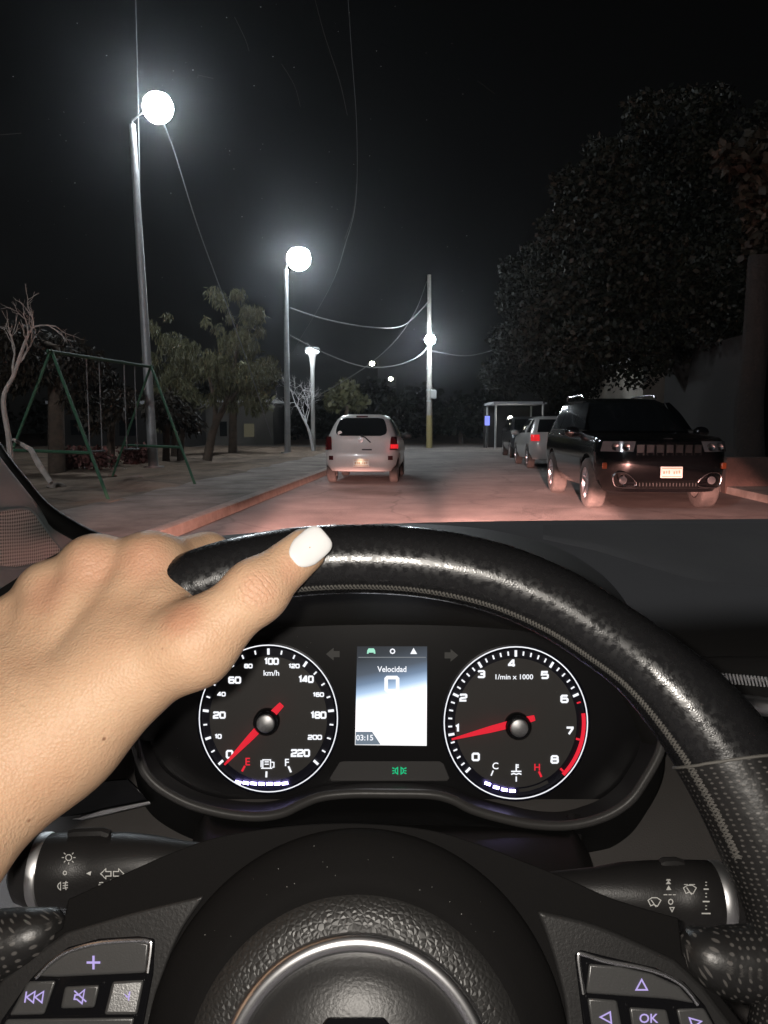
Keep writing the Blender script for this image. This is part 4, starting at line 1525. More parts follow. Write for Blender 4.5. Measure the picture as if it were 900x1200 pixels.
def digits(mb, s, u, v, w, h, sw, f, gap=.32):
    adv = w * (1 + gap)
    widths = [(.62 * w if c == '1' else w) for c in s]
    tot = sum(widths) + gap * w * (len(s) - 1)
    x = u - tot / 2
    for c, cw in zip(s, widths):
        off = -.2 * w if c == '1' else 0
        strokes(mb, [[(x + off + q[0] * w, v + h / 2 - q[1] * h) for q in ln] for ln in DG[c]], sw, f)
        x += cw + gap * w


def ellipse(u, v, a, b, n=72, h=0.0):
    return [CP.px(u + a * math.cos(2 * math.pi * k / n), v + b * math.sin(2 * math.pi * k / n), h) for k in range(n)]


def gauge(name, u, v, a, b, ring_mat, needle_deg, num, ticks, words, tail_up=True):
    mb = MB()
    rows = [ellipse(u, v, a * s, b * s, h=h) for s, h in ((1.045, .0005), (1.04, .006), (1.0, .0065), (.985, .004), (.97, .003))]
    mb.grid(rows, close_u=True)
    mb.add(rows[-1], [tuple(range(72))])
    g = mb.build(name, M['dial_ring'], cabin)
    mb = MB()
    mb.grid([ellipse(u, v, a * s, b * s, h=.0071) for s in (1.013, .998)], close_u=True)
    mb.build("lit_rim", M['white_glow'], g)
    mb = MB()
    mb.prism(ellipse(u, v, a * .855, b * .855, h=.0045), ellipse(u, v, a * .855, b * .855, h=.0031))
    mb.build("dial_face", M['dial'], g)
    F1 = lambda x, y: CP.px(x, y, .0050)
    # ticks: (angle deg clockwise from up, long?, red?)
    for col, flag in (('white_glow', False), ('red_glow', True)):
        mb = MB()
        for ang, long, red in ticks:
            if red != flag:
                continue
            r0, r1 = (.875, .96) if long else (.895, .95)
            s, c = math.sin(RAD(ang)), -math.cos(RAD(ang))
            strokes(mb, [[(u + a * r0 * s, v + b * r0 * c), (u + a * r1 * s, v + b * r1 * c)]], 2.9 if long else 1.8, F1)
        if mb.v:
            mb.build("tick_marks", M[col], g, smooth=0)
    mb = MB()
    for s, x, y, w, h, sw in num:
        digits(mb, s, x, y, w, h, sw, F1)
    for s, x, y, size, sx in words:
        text(mb, s, x, y, size, F1, sx=sx, bold=.012)
    mb.build("numerals", M['white_glow'], g, smooth=0)
    # needle
    th = RAD(needle_deg)
    d = Vector((math.sin(th), -math.cos(th)))
    nrm = Vector((-d.y, d.x))
    mb = MB()
    prof = [(-23, 3.2), (-20, 3.6), (0, 4.6), (30, 4.0), (a * .93, 1.1)]
    L = [Vector((u, v)) + d * p + nrm * w for p, w in prof]
    R = [Vector((u, v)) + d * p - nrm * w for p, w in prof]
    top = [CP.px(q.x, q.y, .0125) for q in L + R[::-1]]
    bot = [CP.px(q.x, q.y, .0105) for q in L + R[::-1]]
    mb.prism(top, bot)
    mb.build("needle", M['red_glow'] if False else M['needle'], g)
    mb = MB()
    c = CP.px(u, v, 0)
    k = .62 / FPX
    prof = [(15 * k, .006), (15 * k, .0125), (13.2 * k, .0142), (0, .0142)]
    mb.lathe(prof, c, CP.a, CP.b, CP.n, 40)
    mb.build("needle_boss", M['gloss_black'], g)
    mb = MB()
    mb.lathe([(10.5 * k, .0143), (10 * k, .0165), (8 * k, .0172), (0, .0174)], c, CP.a, CP.b, CP.n, 40)
    mb.build("hub_cap", M['steel'], g)
    return g


M['needle'] = mat('red needle', (0.75, 0.02, 0.03), 0.4, emit=(1.0, 0.02, 0.05), estr=0.55)

# speedometer
su, sv, sa, sb = 314.5, 842, 80.5, 85.5
tick_px = [(229, 0), (245, 1), (258, 0), (270, 1), (283, 0), (296, 0), (308, 0)]
ticks = []
for i in range(23):
    ang = -131 + i * (262 / 22)
    ticks.append((ang, i in (0, 2, 4, 8, 11, 14, 18, 22), False))
num = [('0', 269, 884, 6.5, 8, 2.3), ('20', 257, 838, 5.6, 6.4, 2.1), ('60', 275, 797, 5.6, 6.4, 2.1), ('100', 318, 775, 4.8, 6.2, 2.0),
       ('140', 358.5, 796, 5.0, 6.6, 2.1), ('180', 373, 838, 5.2, 6.6, 2.1), ('220', 352, 882.5, 5.6, 7, 2.2),
       ('10', 255.5, 863, 3.7, 4.2, 1.45), ('40', 259.5, 813.5, 3.7, 4.0, 1.4), ('80', 291, 780.5, 3.7, 4.0, 1.4), ('120', 344.5, 780.5, 3.7, 4.0, 1.4),
       ('160', 373, 814, 3.7, 4.0, 1.4), ('200', 369, 864, 4.2, 4.4, 1.5)]
speedo = gauge("speedometer", su, sv, sa, sb, None, 223.5, num, ticks, [('km/h', 318, 789, 9, 1.05), ('F', 336, 894, 12, 1.0)])
F1 = lambda x, y: CP.px(x, y, .0052)
mb = MB()
text(mb, 'E', 290, 893, 12.5, F1, bold=.012)
strokes(mb, [[(287, 897.5), (283.5, 904)]], 2.4, F1)
mb.build("empty_mark", M['red_glow'], speedo, smooth=0)
mb = MB()
strokes(mb, [[(312.3, 904), (312, 911)], [(338, 898), (341, 905)]], 2.2, F1)
# pump symbol
strokes(mb, [[(308, 900), (308, 890.5), (317, 890.5), (317, 900)], [(306, 900.3), (319, 900.3)], [(310, 895.6), (315, 895.6)], [(310, 892.8), (315, 892.8)], [(318, 893), (321, 893.5), (321, 899), (319, 899)], [(306, 891), (306, 899)]], 1.3, F1)
mb.build("fuel_symbol", M['white_glow'], speedo, smooth=0)


def bargraph(g, pts, lit, f):
    for i, (x, y, ang) in enumerate(pts):
        if i >= lit:
            continue
        mb = MB()
        c, s = math.cos(ang), math.sin(ang)
        q = [(-3.6, -1.7), (3.6, -1.7), (3.6, 1.7), (-3.6, 1.7)]
        fills(mb, [[(x + a * c - b * s, y + a * s + b * c) for a, b in q]], f)
        mb.build("level_segment", M['blue_white_glow'], g, smooth=0)


pts = []
for i in range(7):
    x = 279 + i * 9.15
    t = (x - su) / 70
    pts.append((x, 918.6 - 7.2 * t * t - .0, -.2 * t * 2 * .5))
bargraph(speedo, [(x, y, -.25 * (x - su) / 36) for x, y, _ in pts], 7, F1)

# tachometer
tu, tv, ta, tb = 604.5, 847, 83.5, 88.5
ticks = []
for i in range(41):
    ang = -133 + i * (266 / 40)
    if i > 31:
        continue
    if i % 5 == 0 or True:
        if i in (1, 4):
            pass
        ticks.append((ang, i % 5 == 0, i >= 31))
num = [('0', 557.5, 887, 7.2, 7.6, 2.4), ('1', 536, 853.5, 6, 7.4, 2.4), ('2', 543, 817.5, 7, 7, 2.3), ('3', 564, 790, 7, 7, 2.3), ('4', 600, 777.5, 7, 7.2, 2.3),
       ('5', 638.5, 791, 7, 7.2, 2.3), ('6', 661.5, 819, 7.2, 7.4, 2.4), ('7', 667.5, 856.5, 7, 7.6, 2.4), ('8', 650, 890, 7.4, 7.6, 2.4)]
tacho = gauge("tachometer", tu, tv, ta, tb, None, 255.5, num, ticks, [('1/min x 1000', 602, 793.5, 8.2, 1.05), ('C', 580.5, 898, 11, 1.0)])
mb = MB()
arc = []
for i in range(25):
    ang = RAD(82.5 + i * (136 - 82.5) / 24)
    arc.append((tu + ta * .955 * math.sin(ang), tv - tb * .955 * math.cos(ang)))
strokes(mb, [arc], 4.6, F1)
for ang in (104, 134):
    a_ = RAD(ang)
    strokes(mb, [[(tu + ta * .87 * math.sin(a_), tv - tb * .87 * math.cos(a_)), (tu + ta * .925 * math.sin(a_), tv - tb * .925 * math.cos(a_))]], 2.4, F1)
text(mb, 'H', 629.5, 899.5, 11, F1, bold=.012)
strokes(mb, [[(631.5, 904), (634.5, 910.5)]], 2.4, F1)
mb.build("red_zone", M['red_glow'], tacho, smooth=0)
mb = MB()
strokes(mb, [[(578, 903), (575.5, 909)], [(605, 910), (605, 916)], [(605, 895.5), (605, 903.5)], [(605, 896.5), (608, 896.5)], [(605, 899), (608, 899)], [(599, 904), (611, 904)],
             [(599, 907.5), (602, 906.3), (605, 907.5), (608, 906.3), (611, 907.5)]], 1.5, F1)
mb.build("coolant_symbol", M['white_glow'], tacho, smooth=0)
bargraph(tacho, [(571.5, 918.5, .32), (581.5, 922.8, .25), (591, 925.5, .16), (600.5, 926.8, .06)], 4, F1)
mb = MB()
strokes(mb, [[(608, 926.6), (620, 924.8), (632, 921), (642, 916)]], 4.0, F1)
mb.build("unlit_segments", M['dial'], tacho, smooth=0)

# ---- centre display
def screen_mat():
    m = bpy.data.materials.new('display with painted flash glare')
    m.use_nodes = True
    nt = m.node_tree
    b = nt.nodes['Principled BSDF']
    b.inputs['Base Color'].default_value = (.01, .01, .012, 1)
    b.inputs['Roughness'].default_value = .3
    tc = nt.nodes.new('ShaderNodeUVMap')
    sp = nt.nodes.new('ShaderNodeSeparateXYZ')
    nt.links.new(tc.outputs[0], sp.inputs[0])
    # white flash reflection painted into the emission, its edge sloping
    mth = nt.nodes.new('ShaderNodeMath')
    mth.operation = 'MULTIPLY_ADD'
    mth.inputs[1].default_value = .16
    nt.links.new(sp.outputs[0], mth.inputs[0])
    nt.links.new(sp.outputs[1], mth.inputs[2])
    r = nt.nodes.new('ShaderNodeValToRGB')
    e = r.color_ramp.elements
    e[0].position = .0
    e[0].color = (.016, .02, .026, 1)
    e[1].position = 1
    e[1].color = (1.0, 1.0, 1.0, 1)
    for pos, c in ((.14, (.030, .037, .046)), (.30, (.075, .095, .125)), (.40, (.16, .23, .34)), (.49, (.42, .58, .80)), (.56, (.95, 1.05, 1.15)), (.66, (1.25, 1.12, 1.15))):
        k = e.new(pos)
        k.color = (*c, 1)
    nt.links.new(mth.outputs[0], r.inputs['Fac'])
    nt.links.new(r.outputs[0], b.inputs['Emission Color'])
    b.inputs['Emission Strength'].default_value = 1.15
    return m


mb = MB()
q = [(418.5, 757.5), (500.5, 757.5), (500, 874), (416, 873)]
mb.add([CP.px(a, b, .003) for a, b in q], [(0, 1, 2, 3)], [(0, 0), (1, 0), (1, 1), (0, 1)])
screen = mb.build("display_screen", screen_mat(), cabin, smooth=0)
FS = lambda x, y: CP.px(x, y, .0036)
mb = MB()
mb.prism([CP.px(a, b, .0024) for a, b in ((414, 754), (504, 754), (504, 878), (412, 878))], [CP.px(a, b, .0004) for a, b in ((414, 754), (504, 754), (504, 878), (412, 878))])
mb.build("screen_frame", M['panel_black'], screen)
mb = MB()
strokes(mb, [[(420, 770.3), (499, 770.3)]], .8, FS)
mb.build("divider_line", glow('dim grey line', (.5, .53, .56), .5), screen, smooth=0)
mb = MB()
text(mb, 'Velocidad', 459.5, 784.5, 9.4, FS, sx=.92, bold=.014)
mb.build("screen_heading", M['white_glow'], screen, smooth=0)
mb = MB()
strokes(mb, [[(454, 794), (464.5, 794), (466, 795.5), (466, 808), (464.5, 809.5), (454, 809.5), (452.5, 808), (452.5, 795.5), (454, 794)]], 4.2, FS)
mb.build("speed_digit", M['white_glow'], screen, smooth=0)
for nm_, tx, x_, y_, z_ in (("unit_lettering", 'km/h', 488.5, 807.5, 6.2), ("clock_digits", '03:15', 427.5, 864.8, 9.3)):
    mb = MB()
    text(mb, tx, x_, y_, z_, FS, bold=.011)
    mb.build(nm_, M['white_glow'], screen, smooth=0)
mb = MB()
fills(mb, [[(417, 857.5), (436, 857.5), (446, 872.5), (416.5, 872.5)]], lambda x, y: CP.px(x, y, .0033))
mb.build("clock_field", glow('clock field grey', (.2, .25, .31), .9), screen, smooth=0)
mb = MB()
fills(mb, [[(430, 766), (430.5, 762), (432, 759.8), (438, 759.8), (439.5, 762), (440, 766), (438, 766), (438, 764.8), (432, 764.8), (432, 766)]], FS)
mb.build("car_icon", glow('mint', (.45, .95, .72), .9), screen, smooth=0)
mb = MB()
ring = [(460 + 2.6 * math.cos(k * math.pi / 4), 763.2 + 2.6 * math.sin(k * math.pi / 4)) for k in range(9)]
ring[-1] = ring[0]
strokes(mb, [ring], 1.3, FS)
fills(mb, [[(484.6, 759.2), (488.8, 766.4), (480.8, 766.4)]], FS)
mb.build("menu_icons", M['white_glow'], screen, smooth=0)

# unlit arrows and the warning strip
for nm, sgn, cu in (('a', -1, 390), ('b', 1, 529)):
    mb = MB()
    pl = [(0 - 8 * 1, 0), (1, -7.5), (1, -3.6), (8, -3.6), (8, 3.6), (1, 3.6), (1, 7.5)]
    pl = [(cu - sgn * x, 768 + y - (1.5 if sgn < 0 else 0)) for x, y in pl]
    fills(mb, [pl], lambda x, y: CP.px(x, y, .001))
    mb.build("indicator_arrow", M['dark_arrow'], cluster, smooth=0)
mb = MB()
sp_ = [(398, 893), (404, 892), (515, 892), (520, 895), (527, 912), (524, 915.5), (388, 915.5), (386, 912)]
mb.prism([CP.px(a, b, .0022) for a, b in sp_], [CP.px(a, b, .0003) for a, b in sp_])
strip = mb.build("warning_strip", M['strip'], cabin, bevel=.0006)
mb = MB()
FW = lambda x, y: CP.px(x, y, .003)
for s in (-1, 1):
    x0 = 468
    strokes(mb, [[(x0 + s * 2.0, 899.5), (x0 + s * 2.0, 907), (x0 + s * 4.4, 905.4), (x0 + s * 4.9, 903.2), (x0 + s * 4.4, 901), (x0 + s * 2.0, 899.5)][:6]], 1.2, FW)
    for k in (-1, 0, 1):
        strokes(mb, [[(x0 + s * 5.7, 903.2 + k * 2.4), (x0 + s * 8.2, 903.2 + k * 3.4)]], 1.2, FW)
mb.build("parking_light_symbol", M['green_glow'], strip, smooth=0)

# ---- lower dashboard and column cowl
mb = MB()
cols = []
for u in (-160, -40, 80, 180, 260, 340, 450, 560, 640, 720, 800, 900, 1060):
    cols.append([(u, 880, .655), (u, 925, .625), (u, 985, .60), (u, 1060, .575), (u, 1160, .54), (u, 1300, .50)])
rows = [[P(*c[i]) for c in cols] for i in range(6)]
mb.grid(rows)
lower = mb.build("lower_dashboard", M['lower_dash'], cabin, smooth=60)
mb = MB()
for i, (s, d) in enumerate(((0, .585), (.25, .555), (1, .45))):
    pass
sec = [[(236, 958), (242, 949), (262, 964), (330, 968), (460, 966), (590, 970), (655, 977), (672, 972), (682, 985)],
       [(228, 975), (236, 972), (262, 978), (330, 978), (460, 976), (590, 980), (655, 986), (678, 990), (690, 1000)],
       [(205, 1075), (225, 1050), (262, 1040), (330, 1035), (460, 1034), (590, 1038), (665, 1052), (705, 1070), (720, 1100)],
       [(195, 1300), (225, 1250), (262, 1240), (330, 1235), (460, 1234), (590, 1238), (665, 1252), (715, 1270), (730, 1300)]]
dep = [.583, .55, .43, .36]
mb.grid([rowpx([(a, b, d + (.02 if k in (0, 8) else 0)) for k, (a, b) in enumerate(r)], 4) for r, d in zip(sec, dep)])
mb.build("column_cowl", M['soft_black'], cabin, smooth=60)
# corner ridges of the cowl opening
mb = MB()
mb.tube([P(672, 958, .60), P(674, 985, .585), P(668, 1012, .57), P(672, 1040, .55)], .006, seg=8)
mb.build("cowl_edge", M['soft_black'], cabin)
mb = MB()
mb.tube([P(238, 956, .60), P(240, 978, .585), P(247, 1002, .57)], .006, seg=8)
mb.build("cowl_edge", M['soft_black'], cabin)

# left vent: gloss black wedge with chrome edge
mb = MB()
w1 = [(66, 958), (92, 940), (118, 915), (150, 912), (168, 930), (176, 941), (130, 951)]
FV_ = Frame(P(120, 940, .585), RV, UV_)
mb.prism([FV_.px(a, b, .0) for a, b in w1], [FV_.px(a, b, -.01) for a, b in w1])
mb.build("side_vent", M['gloss_black'], cabin, bevel=.001)
mb = MB()
w2 = [(84, 960), (100, 955), (120, 949), (175, 938.5), (177, 942.5), (120, 956), (96, 961)]
mb.prism([FV_.px(a, b, .003) for a, b in w2], [FV_.px(a, b, .0003) for a, b in w2])
mb.build("side_vent_trim", M['steel'], cabin, bevel=.0008)


# ---- stalks
def stalk(name, pts, radii, d, parent):
    mb = MB()
    path = [P(u, v, dd) for (u, v), dd in zip(pts, d)]
    mb.tube(path, [r * dd / FPX for r, dd in zip(radii, d)], seg=40)
    return mb.build(name, M['stalk'], parent, smooth=50)


def ring_on(name, pts, radii, d, m, parent, seg=40):
    mb = MB()
    mb.tube([P(u, v, dd) for (u, v), dd in zip(pts, d)], [r * dd / FPX for r, dd in zip(radii, d)], seg=seg)
    return mb.build(name, m, parent, smooth=50)


def on_cyl(vc, r, d, lift=.0006):
    """map pixels onto the driver's side of a roughly horizontal round stalk"""
    def f(u, v):
        c = vc(u)
        dy = max(-.98, min(.98, (v - c) / r))
        ph = math.atan((c - 600) / FPX)
        return P(u, v, d - r * d / FPX * math.cos(ph - math.asin(dy)) - lift)
    return f


RS = stalk("control_stalk", [(640, 1046), (700, 1046), (730, 1048), (765, 1050), (790, 1052), (793, 1052), (833, 1053), (836, 1053), (866, 1053), (880, 1054), (886, 1054)],
           [22, 28, 35, 39, 40.5, 41.5, 41.5, 40, 39, 33, 22], [.372] * 11, cabin)
ring_on("chrome_collar", [(833.5, 1053), (836, 1053), (846, 1053), (848.5, 1053)], [40, 42, 42, 40], [.372] * 4, M['steel'], RS)
mb = MB()
for k in range(0):
    pass
mb.tube([P(775, 1013, .372), P(778, 1011, .372), P(792, 1010.5, .372), P(799, 1013, .372)], .0025, seg=8)
mb.build("stalk_lug", M['stalk'], RS)
fr = on_cyl(lambda u: 1052.5, 42, .372)
mb = MB()
fills(mb, [[(783.3, 1027), (786.2, 1032), (780.4, 1032)], [(783.3, 1031.8), (786.5, 1036), (780.2, 1036)], [(783.5, 1037.5), (786.8, 1043), (780.6, 1043)]], fr)
strokes(mb, [[(777.5, 1048.5), (782, 1048.5)], [(783.5, 1048.5), (787, 1048.5)], [(788.5, 1048.5), (792, 1048.5)]], 1.0, fr)
strokes(mb, [[(786 + 2.6 * math.cos(k * math.pi / 4), 1056.8 + 3 * math.sin(k * math.pi / 4)) for k in range(8)] + [(788.6, 1056.8)]], 1.2, fr)
strokes(mb, [[(785, 1063.5), (790, 1063.5), (787.6, 1068.5), (785, 1063.5)]], 1.1, fr)
wip = lambda x, y: [[(x - 7.5, y - 2), (x - 3, y - 5), (x + 3, y - 5), (x + 7.5, y - 2), (x + 3.5, y + 5), (x - 1, y + 3), (x - 4.5, y + 4.5), (x - 7.5, y - 2)], [(x - 4, y - 2.5), (x + 2, y + 6)]]
strokes(mb, wip(808.5, 1042.5) + wip(767, 1057), 1.1, fr)
strokes(mb, [[(801.5, 1036.5), (806, 1036.5)], [(807.5, 1036.5), (814.5, 1036.5)]], .9, fr)
for k, (y, w) in enumerate(((1030.5, 4), (1034, 2), (1037.5, 2), (1042, 6), (1047, 2), (1051, 2), (1056.5, 8), (1061.5, 2), (1065.5, 2), (1070.5, 10.5))):
    strokes(mb, [[(827.5 - w / 2, y), (827.5 + w / 2, y)]], 1.6 if w > 3 else 1.2, fr)
mb.build("stalk_symbols", M['print'], RS, smooth=0)

LS = stalk("control_stalk", [(260, 1012), (215, 1013), (180, 1014), (150, 1015), (120, 1017), (98, 1018), (96, 1018), (60, 1020), (42, 1021), (26, 1022), (18, 1022)],
           [20, 26, 33, 37, 39, 40, 41, 41, 40, 34, 22], [.372] * 11, cabin)
ring_on("chrome_collar", [(58.5, 1020), (56, 1020), (48, 1020.5), (45.5, 1020.5)], [40, 42.5, 42.5, 40], [.372] * 4, M['steel'], LS)
mb = MB()
mb.tube([P(82, 979, .372), P(88, 977, .372), P(120, 976, .372), P(128, 979, .372)], .0025, seg=8)
mb.build("stalk_lug", M['stalk'], LS)
fl = on_cyl(lambda u: 1018, 42, .372)
mb = MB()
strokes(mb, [[(80.5 + 3.6 * math.cos(k * math.pi / 4 + .4), 1005 + 3.6 * math.sin(k * math.pi / 4 + .4)) for k in range(8)] + [(80.5 + 3.6 * math.cos(.4), 1005 + 3.6 * math.sin(.4))]], 1.1, fl)
for k in range(8):
    c, s = math.cos(k * math.pi / 4 - math.pi / 2), math.sin(k * math.pi / 4 - math.pi / 2)
    if k == 0:
        continue
    strokes(mb, [[(80.5 + c * 5.4, 1005 + s * 5.4), (80.5 + c * 8, 1005 + s * 8)]], 1.0, fl)
strokes(mb, [[(76 + 2 * math.cos(k * math.pi / 4), 1023 + 2.3 * math.sin(k * math.pi / 4)) for k in range(8)] + [(78, 1023)]], 1.0, fl)
fills(mb, [[(101, 1023.5), (107, 1020.8), (106, 1026)]], fl)
strokes(mb, [[(71, 1034), (68.5, 1036), (67.5, 1038.5), (68.5, 1041), (71, 1043), (71, 1034)]] + [[(73.5, 1035 + 3 * k), (79.5, 1034.2 + 3 * k)] for k in range(3)] + [[(77.5, 1032.5), (76, 1038), (77.5, 1043)]], 1.1, fl)
for s, x in ((-1, 125), (1, 138)):
    strokes(mb, [[(x + s * 7, 1024), (x + s * 1, 1018), (x + s * 1, 1021.3), (x - s * 5, 1021.3), (x - s * 5, 1026.7), (x + s * 1, 1026.7), (x + s * 1, 1030), (x + s * 7, 1024)]], 1.1, fl)
strokes(mb, [[(116, 1034.5), (121, 1034)], [(115.5, 1037), (120.5, 1036.5)], [(124, 1037), (124.5, 1034.5), (128, 1033.5)], [(129, 1031.5), (133.5, 1031)]], 1.1, fl)
mb.build("stalk_symbols", M['print'], LS, smooth=0)

# ---- left windscreen pillar with its speaker
PT = Frame(P(40, 610, .80), (P(75, 620, .86) - P(0, 620, .74)), UV_)
edge = [(-40, 470), (-20, 505), (0, 535), (19, 560), (39, 585), (54, 604), (73, 618), (97, 631), (118, 642)]
low = [(118, 660), (60, 675), (40, 680), (0, 694), (-60, 712), (-110, 722), (-110, 470)]
ol = [(q.x, q.y) for q in catmull([Vector((a, b, 0)) for a, b in edge], 4)] + low
mb = MB()
mb.prism([PT.px(a, b, 0) for a, b in ol], [PT.px(a, b, -.03) for a, b in ol])
pillar = mb.build("pillar_trim", M['pillar'], cabin, bevel=.004, bseg=3)


def grille_mat():
    m = mat('speaker mesh', (.20, .195, .185), .5)
    nt = m.node_tree
    b = nt.nodes['Principled BSDF']
    tc = nt.nodes.new('ShaderNodeUVMap')
    sp = nt.nodes.new('ShaderNodeSeparateXYZ')
    nt.links.new(tc.outputs[0], sp.inputs[0])
    outs = []
    for k, per in ((0, 2.6), (1, 4.0)):
        mu = nt.nodes.new('ShaderNodeMath')
        mu.operation = 'MULTIPLY'
        mu.inputs[1].default_value = 2 * math.pi / per
        nt.links.new(sp.outputs[k], mu.inputs[0])
        si = nt.nodes.new('ShaderNodeMath')
        si.operation = 'SINE'
        nt.links.new(mu.outputs[0], si.inputs[0])
        outs.append(si)
    ad = nt.nodes.new('ShaderNodeMath')
    ad.operation = 'ADD'
    nt.links.new(outs[0].outputs[0], ad.inputs[0])
    nt.links.new(outs[1].outputs[0], ad.inputs[1])
    r = nt.nodes.new('ShaderNodeValToRGB')
    r.color_ramp.elements[0].position = .35
    r.color_ramp.elements[0].color = (.6, .58, .56, 1)
    r.color_ramp.elements[1].position = .75
    r.color_ramp.elements[1].color = (.1, .1, .095, 1)
    mr = nt.nodes.new('ShaderNodeMapRange')
    mr.inputs['From Min'].default_value = -2
    mr.inputs['From Max'].default_value = 2
    nt.links.new(ad.outputs[0], mr.inputs['Value'])
    nt.links.new(mr.outputs[0], r.inputs['Fac'])
    nt.links.new(r.outputs[0], b.inputs['Base Color'])
    return m


gp = [(-50, 606), (0, 598), (28, 595.5), (38, 599), (46, 609), (58, 626), (70, 641), (73, 648), (71, 653), (50, 659), (18, 666), (-8, 663), (-50, 655)]
mb = MB()
nu = len(gp)
mb.add([PT.px(a, b, .0012) for a, b in gp], [tuple(range(nu))], [(a, b + .12 * a) for a, b in gp])
mb.build("speaker_grille", grille_mat(), pillar, smooth=0)
mb = MB()
mb.tube([PT.px(q.x, q.y, .001) for q in catmull([Vector((a, b, 0)) for a, b in gp], 3, True)], .0016, seg=8, closed=True)
mb.build("grille_frame", M['pillar'], pillar)
mb = MB()
gs = [(-30, 475, .80), (-8, 512, .80), (7, 535, .80), (30, 563, .81), (44, 580, .82), (60, 595, .83), (87, 612, .85), (109, 623, .87), (138, 633, .89), (175, 640, .92)]
mb.tube(rowpx([(a - 5, b + 7, d) for a, b, d in gs], 6), [.0095] * (9 * 6 + 1), seg=10)
mb.build("windscreen_seal", M['rubber'], cabin)

# ---- the windscreen itself
def pane_mat():
    m = bpy.data.materials.new('clear glass')
    m.use_nodes = True
    nt = m.node_tree
    nt.nodes.remove(nt.nodes['Principled BSDF'])
    t = nt.nodes.new('ShaderNodeBsdfTransparent')
    t.inputs['Color'].default_value = (.97, .98, .975, 1)
    nt.links.new(t.outputs[0], nt.nodes['Material Output'].inputs['Surface'])
    return m


base = [(-330, 640, .62), (-120, 700, .66), (0, 655, .78), (75, 628, .84), (150, 640, .92), (300, 630, 1.0), (450, 622, 1.06), (600, 618, 1.1), (760, 617, 1.13), (900, 616, 1.14), (1150, 615, 1.14)]
topr = [(-330, -260, .42), (-120, -260, .45), (0, -260, .47), (75, -260, .48), (150, -260, .49), (300, -260, .50), (450, -260, .51), (600, -260, .52), (760, -260, .52), (900, -260, .52), (1150, -260, .52)]
br, tr_ = rowpx(base, 3), rowpx(topr, 3)
rows = []
for k in range(9):
    t = k / 8
    rows.append([a.lerp(b, t) + Vector((0, .05 * math.sin(math.pi * t), 0)) for a, b in zip(br, tr_)])
mb = MB()
mb.grid(rows)
pane = mb.build("windscreen", pane_mat(), cabin, smooth=80)

# ================================================================== steering wheel
TW = RAD(19)
camv = lambda x, yd, z: RV * x - UV_ * yd + FV * z
WO = P(417, 1200, .2865)
WP = Frame(WO, RV, camv(0, -math.cos(TW), math.sin(TW)))
W = WP.px
wheel = thing("steering_wheel", "black leather steering wheel with grey stitching, chrome hub ring and lit buttons", "steering wheel", WO)
half = [(418, 655, 14.9), (500, 660, 14.9), (580, 677, 15.0), (650, 706, 15.1), (705, 740, 15.2), (757, 778, 15.8), (812, 832, 18.6), (862, 900, 20.2), (905, 982, 20.4), (934, 1075, 17.5), (940, 1180, 16), (905, 1290, 15.5), (825, 1380, 15), (700, 1440, 15), (560, 1470, 15)]
full = half + [(418, 1480, 15)] + [(836 - a, b, r) for a, b, r in half[:0:-1]]
path3 = []
for a, b, r in full:
    q = W(a, b, 0)
    path3.append((q, r / 1000))
cp = catmull([p for p, _ in path3], 10, True)
cr = [q.x for q in catmull([Vector((r, 0, 0)) for _, r in path3], 10, True)]
NR = len(cp)
mb = MB()
mb.tube(cp, cr, seg=40, closed=True, up=WP.n)
rim = mb.build("rim", M['leather_rim'] if 'leather_rim' in M else M['leather'], wheel, smooth=80)


def rim_at(t, ang, k=1.0):
    """point on the rim skin; t = path index (float), ang from outward (0) through the driver's side (90) to inward (180)"""
    i = int(math.floor(t)) % NR
    f = t - math.floor(t)
    c = cp[i].lerp(cp[(i + 1) % NR], f)
    r = cr[i] * (1 - f) + cr[(i + 1) % NR] * f
    tan = (cp[(i + 1) % NR] - cp[i - 1]).normalized()
    out = tan.cross(WP.n)
    ctr = W(418, 1100)
    if out.dot(c - ctr) < 0:
        out = -out
    return c + (out * math.cos(ang) + WP.n * math.sin(ang)) * r * k


# stitching: pairs of crossing threads all along the inner edge
mb = MB()
t = -52.0
stepn = .55
while t < 80:
    a0, a1 = RAD(151), RAD(161)
    p = [rim_at(t, a0, 1.012), rim_at(t + stepn * .55, (a0 + a1) / 2, 1.05), rim_at(t + stepn * 1.15, a1, 1.012)]
    mb.tube(p, .00038, seg=5)
    p = [rim_at(t + stepn * .2, a1, 1.012), rim_at(t + stepn * .6, (a0 + a1) / 2, 1.04), rim_at(t + stepn * 1.0, a0, 1.012)]
    mb.tube(p, .00028, seg=5)
    t += stepn
mb.build("stitching", M['thread'], rim)
mb = MB()
t = -52.0
pts = []
while t < 80:
    pts.append(rim_at(t, RAD(156), 1.004))
    t += .5
mb.tube(pts, .0009, seg=6)
mb.build("seam_groove", M['rubber'], rim)

